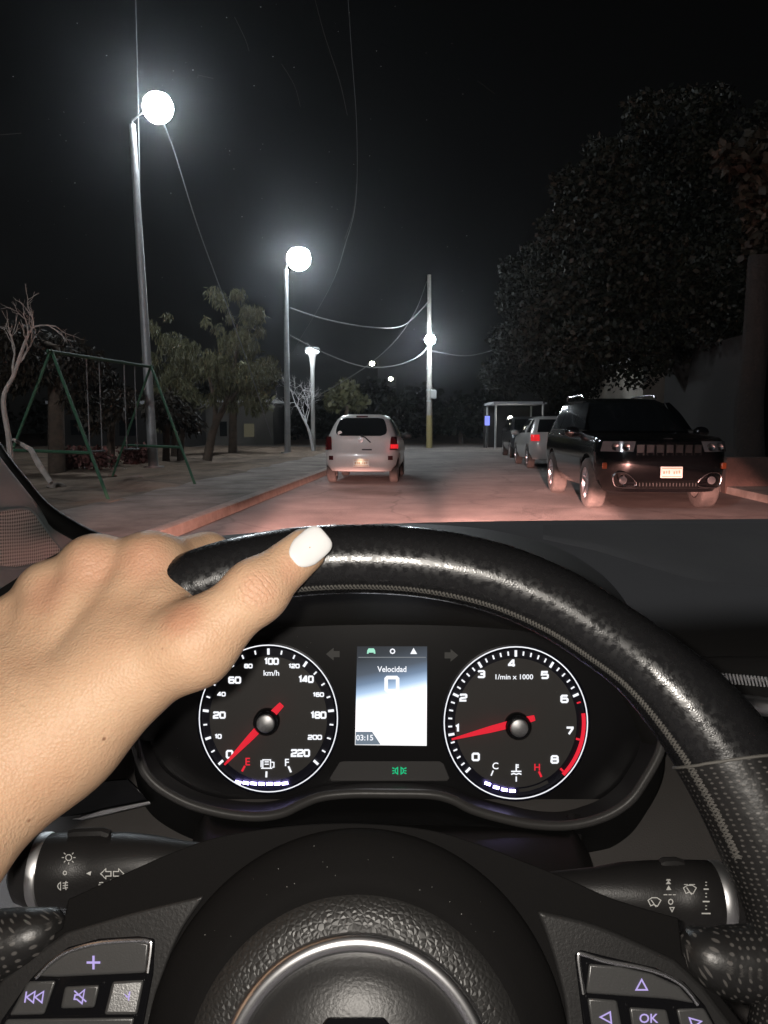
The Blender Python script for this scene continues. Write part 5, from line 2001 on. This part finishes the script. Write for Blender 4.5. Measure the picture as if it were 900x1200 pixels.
# perforated grips with their seam
def perforated():
    m = mat('perforated leather', (.014, .0135, .0135), .38, spec=.5)
    nt = m.node_tree
    b = nt.nodes['Principled BSDF']
    uv = nt.nodes.new('ShaderNodeUVMap')
    v = nt.nodes.new('ShaderNodeTexVoronoi')
    v.inputs['Scale'].default_value = 300
    v.inputs['Randomness'].default_value = .28
    v.voronoi_dimensions = '2D'
    nt.links.new(uv.outputs[0], v.inputs['Vector'])
    r = nt.nodes.new('ShaderNodeValToRGB')
    r.color_ramp.elements[0].position = .16
    r.color_ramp.elements[0].color = (.085, .08, .076, 1)
    r.color_ramp.elements[1].position = .24
    r.color_ramp.elements[1].color = (.014, .0135, .0135, 1)
    nt.links.new(v.outputs['Distance'], r.inputs['Fac'])
    nt.links.new(r.outputs[0], b.inputs['Base Color'])
    n = nt.nodes.new('ShaderNodeTexNoise')
    n.inputs['Scale'].default_value = 160
    n.inputs['Detail'].default_value = 6
    tc = nt.nodes.new('ShaderNodeTexCoord')
    nt.links.new(tc.outputs['Object'], n.inputs['Vector'])
    bp = nt.nodes.new('ShaderNodeBump')
    bp.inputs['Distance'].default_value = .0004
    nt.links.new(n.outputs['Fac'], bp.inputs['Height'])
    nt.links.new(bp.outputs[0], b.inputs['Normal'])
    return m


M['perf'] = perforated()
for sgn in (1, -1):
    idx = [i for i in range(int(6.55 * 10), int(10.4 * 10))]
    if sgn < 0:
        idx = [(NR - i) % NR for i in idx]
    mb = MB()
    t0, t1 = 65.3, 104.0
    slant = lambda ang: 6.5 * (.5 + .5 * math.cos(ang))
    tt = (lambda q: q) if sgn > 0 else (lambda q: NR - q)
    rows = []
    for j in range(44):
        rows.append([rim_at(tt(t0 + slant(2 * math.pi * k / 44) + (t1 - t0 - slant(2 * math.pi * k / 44)) * j / 43), 2 * math.pi * k / 44, 1.025) for k in range(44)])
    n0 = len(mb.v)
    mb.grid(rows, close_u=True)
    for j in range(44):
        for k in range(44):
            mb.uv[n0 + j * 44 + k] = (j * .0037, k * .0029)
    # thumb rest that runs from the grip to the spoke
    if sgn > 0:
        tr = [(955, 1120, 40), (905, 1128, 42), (860, 1128, 40), (828, 1120, 33), (806, 1106, 22)]
    else:
        tr = [(-120, 1130, 44), (-60, 1124, 46), (0, 1108, 40), (42, 1094, 30), (68, 1082, 19)]
    rp = catmull([W(a, b, -.004 if i_ < len(tr) - 1 else -.010) for i_, (a, b, _) in enumerate(tr)], 5)
    rq = [q.x for q in catmull([Vector((r * .30 / FPX, 0, 0)) for _, _, r in tr], 5)]
    mb.tube(rp, rq, seg=28, up=WP.n)
    grip = mb.build("perforated_grip", M['perf'], wheel, smooth=80)
    mb = MB()
    mb.tube([rim_at(tt(t0 + slant(2 * math.pi * k / 48)), 2 * math.pi * k / 48, 1.04) for k in range(48)], .0006, seg=6, closed=True)
    mb.build("seam_thread", M['thread'], grip)

# hub housing
def smooth_px(pts, n=4):
    return [(q.x, q.y) for q in catmull([Vector((a, b, 0)) for a, b in pts], n)]


top_line = smooth_px([(80, 1054), (95, 1047), (150, 1022), (205, 998), (260, 980), (340, 968), (420, 965), (500, 972), (560, 989), (615, 1010), (665, 1030), (720, 1054), (795, 1076)])
hh = top_line + [(799, 1118), (830, 1150), (870, 1200), (900, 1330), (600, 1400), (220, 1400), (-80, 1330), (-40, 1190), (0, 1140), (73, 1088)]
mb = MB()
mb.prism([W(a, b, 0) for a, b in hh], [W(a, b, -.022) for a, b in hh])
mb.build("hub_housing", M['pad_black'], wheel, bevel=.0045, bseg=4)
lt = smooth_px([(78, 1092), (160, 1068), (240, 1049)]) + smooth_px([(236, 1056), (212, 1092), (192, 1140), (176, 1200), (170, 1340)]) + [(-60, 1340), (-36, 1200), (4, 1146)]
rt = smooth_px([(628, 1066), (700, 1084), (790, 1124)]) + [(824, 1156), (862, 1206), (884, 1340)] + smooth_px([(668, 1340), (664, 1200), (653, 1140), (641, 1100), (632, 1076)])
for pl in (lt, rt):
    mb = MB()
    mb.prism([W(a, b, .0022) for a, b in pl], [W(a, b, -.004) for a, b in pl])
    mb.build("spoke_trim", M['spoke'], wheel, bevel=.0016, bseg=3)

# airbag pad, chrome ring, inner dome
K = .2865 / FPX
ca, cb = WP.ab(418, 1240)
PC = WP.at(ca, cb, 0)
k2 = (W(418 + 245, 1240) - W(418, 1240)).length / 245
mb = MB()
mb.lathe([(252 * k2, -.003), (251 * k2, .001), (247 * k2, .0035), (238 * k2, .0062), (225 * k2, .0088), (205 * k2, .0115), (190 * k2, .0130), (186 * k2, .0126), (150 * k2, .0128)], PC, WP.a, WP.b, WP.n, 128)
pad = mb.build("airbag_cover", M['pad_black'], wheel, smooth=80)
PC2 = WP.at(*WP.ab(419, 1262), 0)
mb = MB()
mb.lathe([(199 * k2, .0118), (196 * k2, .0134), (175 * k2, .0162), (153 * k2, .0172), (150 * k2, .014)], PC2, WP.a, WP.b, WP.n, 128)
mb.build("grained_ring", M['pad_leather'], pad, smooth=80)
mb = MB()
n = 96
mb.tube([PC2 + (WP.a * math.cos(2 * math.pi * i / n) + WP.b * math.sin(2 * math.pi * i / n)) * 148.5 * k2 + WP.n * .0168 for i in range(n)], .0035, seg=14, closed=True)
mb.build("chrome_ring", M['chrome'], pad)
mb = MB()
mb.lathe([(147 * k2, .0150), (138 * k2, .0140), (128 * k2, .0165), (110 * k2, .0192), (80 * k2, .0216), (40 * k2, .0228), (0, .0232)], PC2, WP.a, WP.b, WP.n, 96)
mb.build("hub_dome", M['spoke'], pad, smooth=80)
mb = MB()
pl = [(384, 1192), (450, 1192), (458, 1202), (462, 1240), (372, 1240), (376, 1202)]
mb.prism([W(a, b, .0236) for a, b in pl], [W(a, b, .018) for a, b in pl])
mb.build("hub_badge", M['gloss_black'], pad, bevel=.0008)


# buttons
def button(outline, h0, h1, mtl='button', sm=0, bev=.0009, tilt=None):
    pts = smooth_px(outline, sm) if sm else outline
    mb = MB()
    if tilt:
        mu, mv = sum(a for a, b in pts) / len(pts), sum(b for a, b in pts) / len(pts)
        mb.prism([W(a, b, h1 + tilt[0] * (a - mu) * K - tilt[1] * (b - mv) * K) for a, b in pts], [W(a, b, h0 - .003) for a, b in pts])
    else:
        mb.prism([W(a, b, h1) for a, b in pts], [W(a, b, h0) for a, b in pts])
    return mb.build("button", M[mtl], wheel, bevel=bev, bseg=3)


def symbol(b, h, lines=(), polys=(), w=2.2, m='lilac_glow'):
    mb = MB()
    f = lambda x, y: W(x, y, h + .0004)
    strokes(mb, lines, w, f)
    fills(mb, polys, f)
    mb.build("button_symbol", M[m], b, smooth=0)


# dark wells under the button groups
for pl in ([(36, 1147), (56, 1127), (80, 1110), (116, 1100), (162, 1097), (182, 1100), (180, 1140), (163, 1230), (-10, 1230), (2, 1195)],
           [(673, 1118), (680, 1113), (712, 1121), (768, 1134), (802, 1151), (826, 1178), (846, 1215), (846, 1240), (688, 1240)]):
    mb = MB()
    mb.prism([W(a, b, .0030) for a, b in pl], [W(a, b, .0005) for a, b in pl])
    mb.build("button_well", M['gloss_black'], wheel, bevel=.0008)
H0, H1 = .0025, .0055
b = button([(44, 1144), (58, 1130), (80, 1115), (116, 1105.5), (160, 1102.5), (175, 1105), (171, 1140), (68, 1145)], H0, H1)
symbol(b, H1, [[(109.5, 1120), (109.5, 1136)], [(101.5, 1128), (117.5, 1128)]], w=2.6)
b = button([(33, 1150), (66, 1149), (52, 1189), (11, 1190)], H0, H1)
symbol(b, H1, [[(41, 1162), (31, 1168.5), (39, 1175), (41, 1162)], [(51, 1162), (41, 1168.5), (49, 1175), (51, 1162)], [(31, 1162), (29, 1175)]], w=1.7)
b = button([(76, 1156), (117, 1154), (111, 1181), (71, 1182)], H0, H1 + .001)
symbol(b, H1 + .001, [[(88, 1166), (92, 1166), (99, 1160), (96, 1176), (90, 1171), (87, 1171), (88, 1166)], [(87, 1161), (101, 1174)]], w=1.7)
b = button([(132, 1150), (169, 1148), (161, 1189), (122, 1189)], H0, H1 + .0005, tilt=(-.15, -.10))
symbol(b, H1, [[(141, 1162), (149, 1168), (140, 1175), (141, 1162)], [(152, 1162), (150, 1175)]], w=1.7)
b = button([(8, 1194), (158, 1192), (148, 1230), (-10, 1230)], H0, H1)
mb = MB()
mb.tube([W(a, c, H1 + .0006) for a, c in smooth_px([(42, 1146), (57, 1130), (79, 1115), (116, 1105), (160, 1102), (174, 1103.5), (177, 1108), (173, 1140)], 5)], .0007, seg=8)
mb.build("button_trim", M['chrome'], wheel)
b = button([(690, 1129), (686.5, 1164), (785, 1171), (814, 1176), (796, 1156), (764, 1141), (727, 1132.5)], H0, H1)
symbol(b, H1, [[(752, 1148), (758.5, 1160), (745.5, 1160), (752, 1148)]], w=1.8)
b = button([(688, 1169), (723, 1172), (730, 1210), (694, 1210)], H0, H1)
symbol(b, H1, [[(703.5, 1192), (715, 1186), (716.5, 1199), (703.5, 1192)]], w=1.8)
b = button([(737, 1180), (781, 1183), (788, 1214), (742, 1214)], H0, H1 + .001)
mb = MB()
text(mb, 'OK', 760, 1194, 15, lambda x, y: W(x, y, H1 + .0014), bold=.012)
mb.build("button_symbol", M['lilac_glow'], b, smooth=0)
b = button([(792, 1182), (825, 1181), (842, 1212), (800, 1214)], H0, H1)
symbol(b, H1, [[(808, 1193), (822, 1197), (812, 1204), (808, 1193)]], w=1.8)
mb = MB()
mb.tube([W(a, c, H1 + .0006) for a, c in smooth_px([(684, 1165), (680, 1140), (678, 1121), (682, 1118), (709, 1126), (764, 1137), (798, 1153), (818, 1177)], 5)], .0008, seg=8)
mb.build("button_trim", M['chrome'], wheel)

# ================================================================== the driver's left hand
def cpt(u, v, d, r):
    q = P(u, v, d)
    return np.array([q.x, q.y, q.z]), r / 1000.0


def cone_sdf(X, a, b):
    (pa, ra), (pb, rb) = a, b
    ab = pb - pa
    L2 = ab @ ab
    t = np.clip(((X - pa) @ ab) / L2, 0, 1)
    c = pa + t[..., None] * ab
    return np.sqrt(((X - c) ** 2).sum(-1)) - (ra + (rb - ra) * t)


def smin(a, b, k):
    h = np.clip(.5 + .5 * (b - a) / k, 0, 1)
    return b + (a - b) * h - k * h * (1 - h)


wr1, wr2, wr3 = cpt(76, 850, .308, 17), cpt(38, 838, .312, 17.5), cpt(5, 822, .315, 15.5)
mcp = [cpt(176, 668, .343, 13.2), cpt(112, 669, .343, 13.6), cpt(60, 698, .341, 12.6), cpt(18, 736, .337, 11.5)]
pip = [cpt(243, 652, .373, 10.8), cpt(156, 672, .386, 10), cpt(102, 703, .386, 9.5), cpt(58, 748, .380, 8.6)]
dip = [cpt(266, 684, .386, 9.2), cpt(186, 706, .392, 8.8), cpt(134, 738, .390, 8.5), cpt(90, 782, .384, 7.8)]
tip = [cpt(272, 712, .380, 7.8), cpt(205, 735, .384, 8.0), cpt(156, 765, .384, 7.8), cpt(110, 806, .378, 7.2)]
cmc, tmc, tip_j, tend = cpt(140, 796, .312, 15.5), cpt(226, 757, .308, 14.6), cpt(300, 693, .312, 11.3), cpt(357, 645, .322, 9.0)
fore = [cpt(44, 880, .303, 17.5), cpt(-44, 942, .287, 23), cpt(-150, 1060, .257, 28), cpt(-290, 1225, .215, 33)]
fore2 = [cpt(20, 868, .308, 19), cpt(-75, 915, .292, 24), cpt(-200, 1020, .262, 30), cpt(-330, 1190, .22, 34)]


def hand_sdf(X):
    d = None

    def add(e, k):
        nonlocal d
        d = e if d is None else smin(d, e, k)
    for m, w in zip(mcp, (wr1, wr2, wr2, wr3)):
        wp = (w[0], w[1] * .9)
        mm = (m[0], m[1])
        add(cone_sdf(X, wp, mm), .012)
    for a_, b_ in ((0, 1), (1, 2), (2, 3)):
        pa = (mcp[a_][0] * .62 + wr2[0] * .38 + np.array([0, .004, 0]), .0118)
        pb = (mcp[b_][0] * .62 + wr2[0] * .38 + np.array([0, .004, 0]), .0118)
        add(cone_sdf(X, pa, pb), .012)
    add(cone_sdf(X, wr1, wr2), .014)
    add(cone_sdf(X, wr2, wr3), .014)
    for ch in (fore, fore2):
        for i in range(3):
            add(cone_sdf(X, ch[i], ch[i + 1]), .018)
    add(cone_sdf(X, wr1, fore[0]), .018)
    add(cone_sdf(X, wr3, fore2[0]), .018)
    # thenar and thumb
    add(cone_sdf(X, wr1, cmc), .018)
    add(cone_sdf(X, cmc, tmc), .016)
    web = (mcp[0][0] * .55 + tmc[0] * .45 + np.array([0, .004, 0]), .009)
    add(cone_sdf(X, cpt(150, 760, .322, 15), cpt(196, 722, .326, 11)), .016)
    add(cone_sdf(X, mcp[0], cpt(196, 724, .328, 9)), .012)
    th = cone_sdf(X, tmc, tip_j)
    th = smin(th, cone_sdf(X, tip_j, tend), .006)
    # ball of the knuckle
    th = smin(th, np.sqrt(((X - tip_j[0]) ** 2).sum(-1)) - .0119, .004)
    add(th, .010)
    # knuckle heads
    for m in mcp:
        add(np.sqrt(((X - (m[0] + np.array([0, -.001, .0015]))) ** 2).sum(-1)) - m[1] * .97, .006)
    for i in range(4):
        f = cone_sdf(X, mcp[i], pip[i])
        f = smin(f, cone_sdf(X, pip[i], dip[i]), .004)
        f = smin(f, cone_sdf(X, dip[i], tip[i]), .003)
        add(f, .006)
    # extensor tendons
    for m, w in zip(mcp, (wr1, wr2, wr2, wr3)):
        a = m[0] + np.array([0, -.008, .006])
        bq = w[0] * .7 + m[0] * .3 + np.array([0, -.012, .006])
        d = smin(d, cone_sdf(X, (a, .0052), (bq, .003)), .008)
    return d


def surface_nets(f, lo, hi, h):
    nx, ny, nz = [int(math.ceil((b - a) / h)) + 1 for a, b in zip(lo, hi)]
    xs, ys, zs = [lo[i] + h * np.arange(n) for i, n in enumerate((nx, ny, nz))]
    V = np.empty((nx, ny, nz), np.float32)
    for i in range(0, nx, 16):
        X = np.stack(np.meshgrid(xs[i:i + 16], ys, zs, indexing='ij'), -1)
        V[i:i + 16] = f(X)
    S = V < 0
    cnt = np.zeros((nx - 1, ny - 1, nz - 1), np.int32)
    acc = np.zeros((nx - 1, ny - 1, nz - 1, 3), np.float32)
    cor = [(i, j, k) for i in (0, 1) for j in (0, 1) for k in (0, 1)]
    sl = lambda A, c: A[c[0]:nx - 1 + c[0], c[1]:ny - 1 + c[1], c[2]:nz - 1 + c[2]]
    for a in cor:
        for ax in range(3):
            if a[ax]:
                continue
            b = list(a)
            b[ax] = 1
            b = tuple(b)
            va, vb = sl(V, a), sl(V, b)
            x = sl(S, a) != sl(S, b)
            t = np.where(x, va / np.where(x, va - vb, 1), 0)
            for q in range(3):
                acc[..., q] += np.where(x, a[q] + (t if q == ax else 0), 0)
            cnt += x
    act = cnt > 0
    idx = -np.ones(act.shape, np.int64)
    n = int(act.sum())
    idx[act] = np.arange(n)
    g = np.argwhere(act)
    pos = (g + acc[act] / cnt[act][:, None]) * h + np.array(lo)
    faces = []
    for ax in range(3):
        o1, o2 = [(1, 2), (2, 0), (0, 1)][ax]
        s0 = [slice(1, -1)] * 3
        s0[ax] = slice(0, -1)
        s1 = list(s0)
        s1[ax] = slice(1, None)
        e = np.argwhere(S[tuple(s0)] != S[tuple(s1)])
        sgn = S[tuple(s0)][tuple(e.T)]
        off = np.ones(3, int)
        off[ax] = 0
        e = e + off
        d1, d2 = np.zeros(3, int), np.zeros(3, int)
        d1[o1], d2[o2] = 1, 1
        q = [idx[tuple((e - d1 - d2).T)], idx[tuple((e - d2).T)], idx[tuple(e.T)], idx[tuple((e - d1).T)]]
        q = np.stack(q, 1)
        q[~sgn] = q[~sgn][:, ::-1]
        faces.append(q)
    F = np.concatenate(faces)
    F = F[(F >= 0).all(1)]
    return pos, F


allp = np.array([p for p, _ in mcp + pip + dip + tip + [cmc, tmc, tip_j, tend, wr1, wr3] + fore[:3] + fore2[:3]])
lo, hi = allp.min(0) - .05, allp.max(0) + .05
pos, F = surface_nets(hand_sdf, lo, hi, .0016)
HC = Vector(wr2[0])
mb = MB()
mb.v = [Vector(p) for p in pos]
mb.f = [tuple(int(i) for i in q) for q in F]
ORG_me = bpy.data.meshes.new("person")
ORG_me.from_pydata([p - HC for p in mb.v], [], mb.f)
ta_ = Vector(tend[0] - tip_j[0]).normalized()
fa_ = Vector(fore[1][0] - wr1[0]).normalized()
o_ = lambda q: tuple(Vector(q[0] if isinstance(q, tuple) else q) - HC)
front_ = lambda q, k: Vector(q[0]) + (EYE - Vector(q[0])).normalized() * k
cr_ = [(tuple(front_(tip_j, .011) - HC), tuple(ta_), .0105, .0024, .0002),
       (tuple(front_(mcp[0], .011) - HC), (0.55, 0.2, -.81), .013, .0032, .00014), (tuple(front_(mcp[1], .011) - HC), (0.3, 0.2, -.93), .013, .0034, .00014),
       (tuple(front_(wr2, .016) - HC), tuple(fa_), .026, .011, .0005)]
ml_ = [(tuple(P(122, 868, .2925) - HC), .0075), (tuple(P(33, 965, .268) - HC), .0075)]
ORG_me.materials.append(M['nail'])
ORG_me.polygons.foreach_set('use_smooth', [True] * len(ORG_me.polygons))
person = bpy.data.objects.new("person", ORG_me)
COL.objects.link(person)
person.location = HC
sm = person.modifiers.new("smooth", 'SMOOTH')
sm.factor = .5
sm.iterations = 4
tag(person, "driver's left hand and bare forearm gripping the steering wheel, white nail on the thumb", "person")
ORG[person.name] = HC

# thumb nail: marched onto the skin, then lifted
nail_px = smooth_px([(338, 646), (341, 634), (350, 625), (362, 620), (371, 618.5), (377, 620), (383, 625.5), (386.5, 632), (386, 639), (381, 648), (372, 658), (364, 665), (356, 667), (347, 662), (341, 655)], 3)


def on_hand(u, v):
    r = ray(u, v)
    rn = np.array([r.x, r.y, r.z])
    o = np.array([EYE.x, EYE.y, EYE.z])
    t = .22
    for _ in range(90):
        d = float(hand_sdf((o + rn * t)[None])[0])
        if d < 5e-5:
            return t
        t += d * .9
        if t > .37:
            break
    return None


def skin_pt(u, v):
    t = on_hand(u, v) or .3
    return tuple(P(u, v, t) - HC)


pink = (.62, .29, .19)
spots = [(skin_pt(122, 866), .0011, .8, (.2, .09, .05)), (skin_pt(34, 962), .001, .7, (.25, .11, .06)), (skin_pt(66, 985), .0009, .5, (.25, .11, .06)), (skin_pt(190, 760), .0007, .5, (.3, .14, .08))]
spots += [(skin_pt(172, 655), .016, .45, pink), (skin_pt(106, 662), .016, .4, pink), (skin_pt(55, 695), .014, .4, pink), (skin_pt(305, 690), .011, .35, pink), (skin_pt(212, 722), .012, .5, (.5, .2, .12)), (skin_pt(340, 668), .008, .3, pink)]
M['skin'] = skin_mat(cr_, spots)
ORG_me.materials[0] = M['skin']
cu, cv = 363.0, 641.5
ja, jb = (300, 693, .313, 11.3), (357, 645, .322, 9.0)
adx, ady = (jb[0] - ja[0]), (jb[1] - ja[1])
al = math.hypot(adx, ady)
adx, ady = adx / al, ady / al


def nail_pt(p, q, lift):
    """p along the thumb, q across it, in photograph pixels; the plate is curved across and slightly along"""
    s_ = (cu + p * adx - ja[0]) * adx + (cv + p * ady - ja[1]) * ady
    dax = ja[2] + (jb[2] - ja[2]) * s_ / al
    rad = (ja[3] + (jb[3] - ja[3]) * min(s_ / al, 1.0)) / 1000
    lat = q * .32 / FPX
    Rn = .0100
    d = dax - rad + (Rn - math.sqrt(max(1e-9, Rn * Rn - lat * lat))) * .9 + max(0, p) ** 2 * 1.2e-6
    return P(cu + p * adx - q * ady, cv + p * ady + q * adx, d - lift)


rows = []
for s, lift in ((1.0, .0001), (1.0, .0009), (.96, .0013), (.82, .0014), (.6, .0014), (.3, .0014), (.02, .0014)):
    r = []
    for k in range(48):
        a_ = 2 * math.pi * k / 48
        ca_, sa_ = math.cos(a_), math.sin(a_)
        e_ = 2 / 3.6
        p_ = math.copysign(abs(ca_) ** e_, ca_) * 25
        q_ = math.copysign(abs(sa_) ** e_, sa_) * (19.5 if p_ > -8 else 19.5 - (-8 - p_) * .28)
        r.append(nail_pt(p_ * s, q_ * s, lift))
    rows.append(r)
mb = MB()
mb.grid(rows, close_u=True)
nl = mb.build("fingernail", M['nail'], None, smooth=80)
nl.parent = person
for v in nl.data.vertices:
    v.co = v.co - HC
sm = nl.modifiers.new("smooth", 'SMOOTH')
sm.factor = .3
sm.iterations = 1

# unseen headliner over the cabin, added to keep outside light off it
mb = MB()
hp = [[(-.62, .27, 1.44), (0, .29, 1.475), (.95, .27, 1.45)], [(-.68, .0, 1.47), (0, .0, 1.52), (1.0, .0, 1.48)], [(-.68, -1.2, 1.47), (0, -1.2, 1.52), (1.0, -1.2, 1.48)]]
mb.grid([[Vector(q) for q in r] for r in hp])
mb.grid([[Vector(q) + Vector((0, 0, .03)) for q in r] for r in hp])
mb.build("added_unseen_headliner", M['dash'], cabin)

# hairline scratches and dust on the windscreen
def on_pane(u, v):
    i = min(range(len(br)), key=lambda k: abs((br[k] - EYE).dot(RV) / (br[k] - EYE).dot(FV) * FPX + 450 - u))
    d0, d1 = (br[i] - EYE).dot(FV), (tr_[i] - EYE).dot(FV)
    t = max(0, min(1, (630 - v) / 890))
    return P(u, v, d0 + (d1 - d0) * t)


for ln in ([(368, -5), (380, 40), (398, 95), (407, 135)], [(275, 20), (287, 45), (292, 60)], [(330, 75), (345, 100), (352, 125)], [(418, 215), (414, 250), (404, 280)], [(232, 88), (250, 92)], [(0, 158), (25, 156)], [(560, 95), (580, 110)]):
    mb = MB()
    mb.tube(catmull([on_pane(a, b) for a, b in ln], 5), .00011, seg=4)
    mb.build("hairline_scratch", M['thread'], pane)
rnd_ = random.Random(5)
mb = MB()
for _ in range(110):
    q = on_pane(rnd_.uniform(0, 560), rnd_.uniform(0, 560) ** 1.0)
    s_ = rnd_.choice((.00012, .00016, .00022, .00035))
    mb.box(q, (s_ * rnd_.uniform(1, 2.5), s_, s_))
o_d = mb.build("dust_specks", M['print'], pane, smooth=0)
o_d['kind'] = 'stuff'
for nm_, fr_, n_, (u0, u1, v0, v1), hh_, par in (("dust_specks", CP, 45, (190, 745, 735, 905), .0076, cluster), ("dust_specks", WP, 70, (210, 630, 990, 1130), .0128, pad)):
    mb = MB()
    for _ in range(n_):
        u_, v_ = rnd_.uniform(u0, u1), rnd_.uniform(v0, v1)
        if par is pad:
            q = WP.at(*WP.ab(418, 1240)) - W(u_, v_)
            rr_ = q.length / k2
            if not 192 < rr_ < 238:
                continue
            hh_ = .0135 + (192 - rr_) * .00013
        s_ = rnd_.choice((.00008, .0001, .00014))
        mb.box(fr_.px(u_, v_, hh_), (s_ * rnd_.uniform(1, 2), s_, s_))
    o_d = mb.build(nm_, M['print'], par, smooth=0)
    o_d['kind'] = 'stuff'

# ---- thin even haze added round everything to give the lamps their glare
hz = bpy.data.materials.new('glare haze')
hz.use_nodes = True
nt = hz.node_tree
nt.nodes.remove(nt.nodes['Principled BSDF'])
pv = nt.nodes.new('ShaderNodeVolumePrincipled')
pv.inputs['Color'].default_value = (.9,   .94, 1, 1)
pv.inputs['Density'].default_value =   .0007
pv.inputs['Anisotropy'].default_value = .93
nt.links.new(pv.outputs[0], nt.nodes['Material Output'].inputs['Volume'])
mb = MB()
mb.box((0, 60, 6.5), (244, 164, 15))
struct(mb.build("added_glare_haze", hz, None, smooth=0), 'stuff')
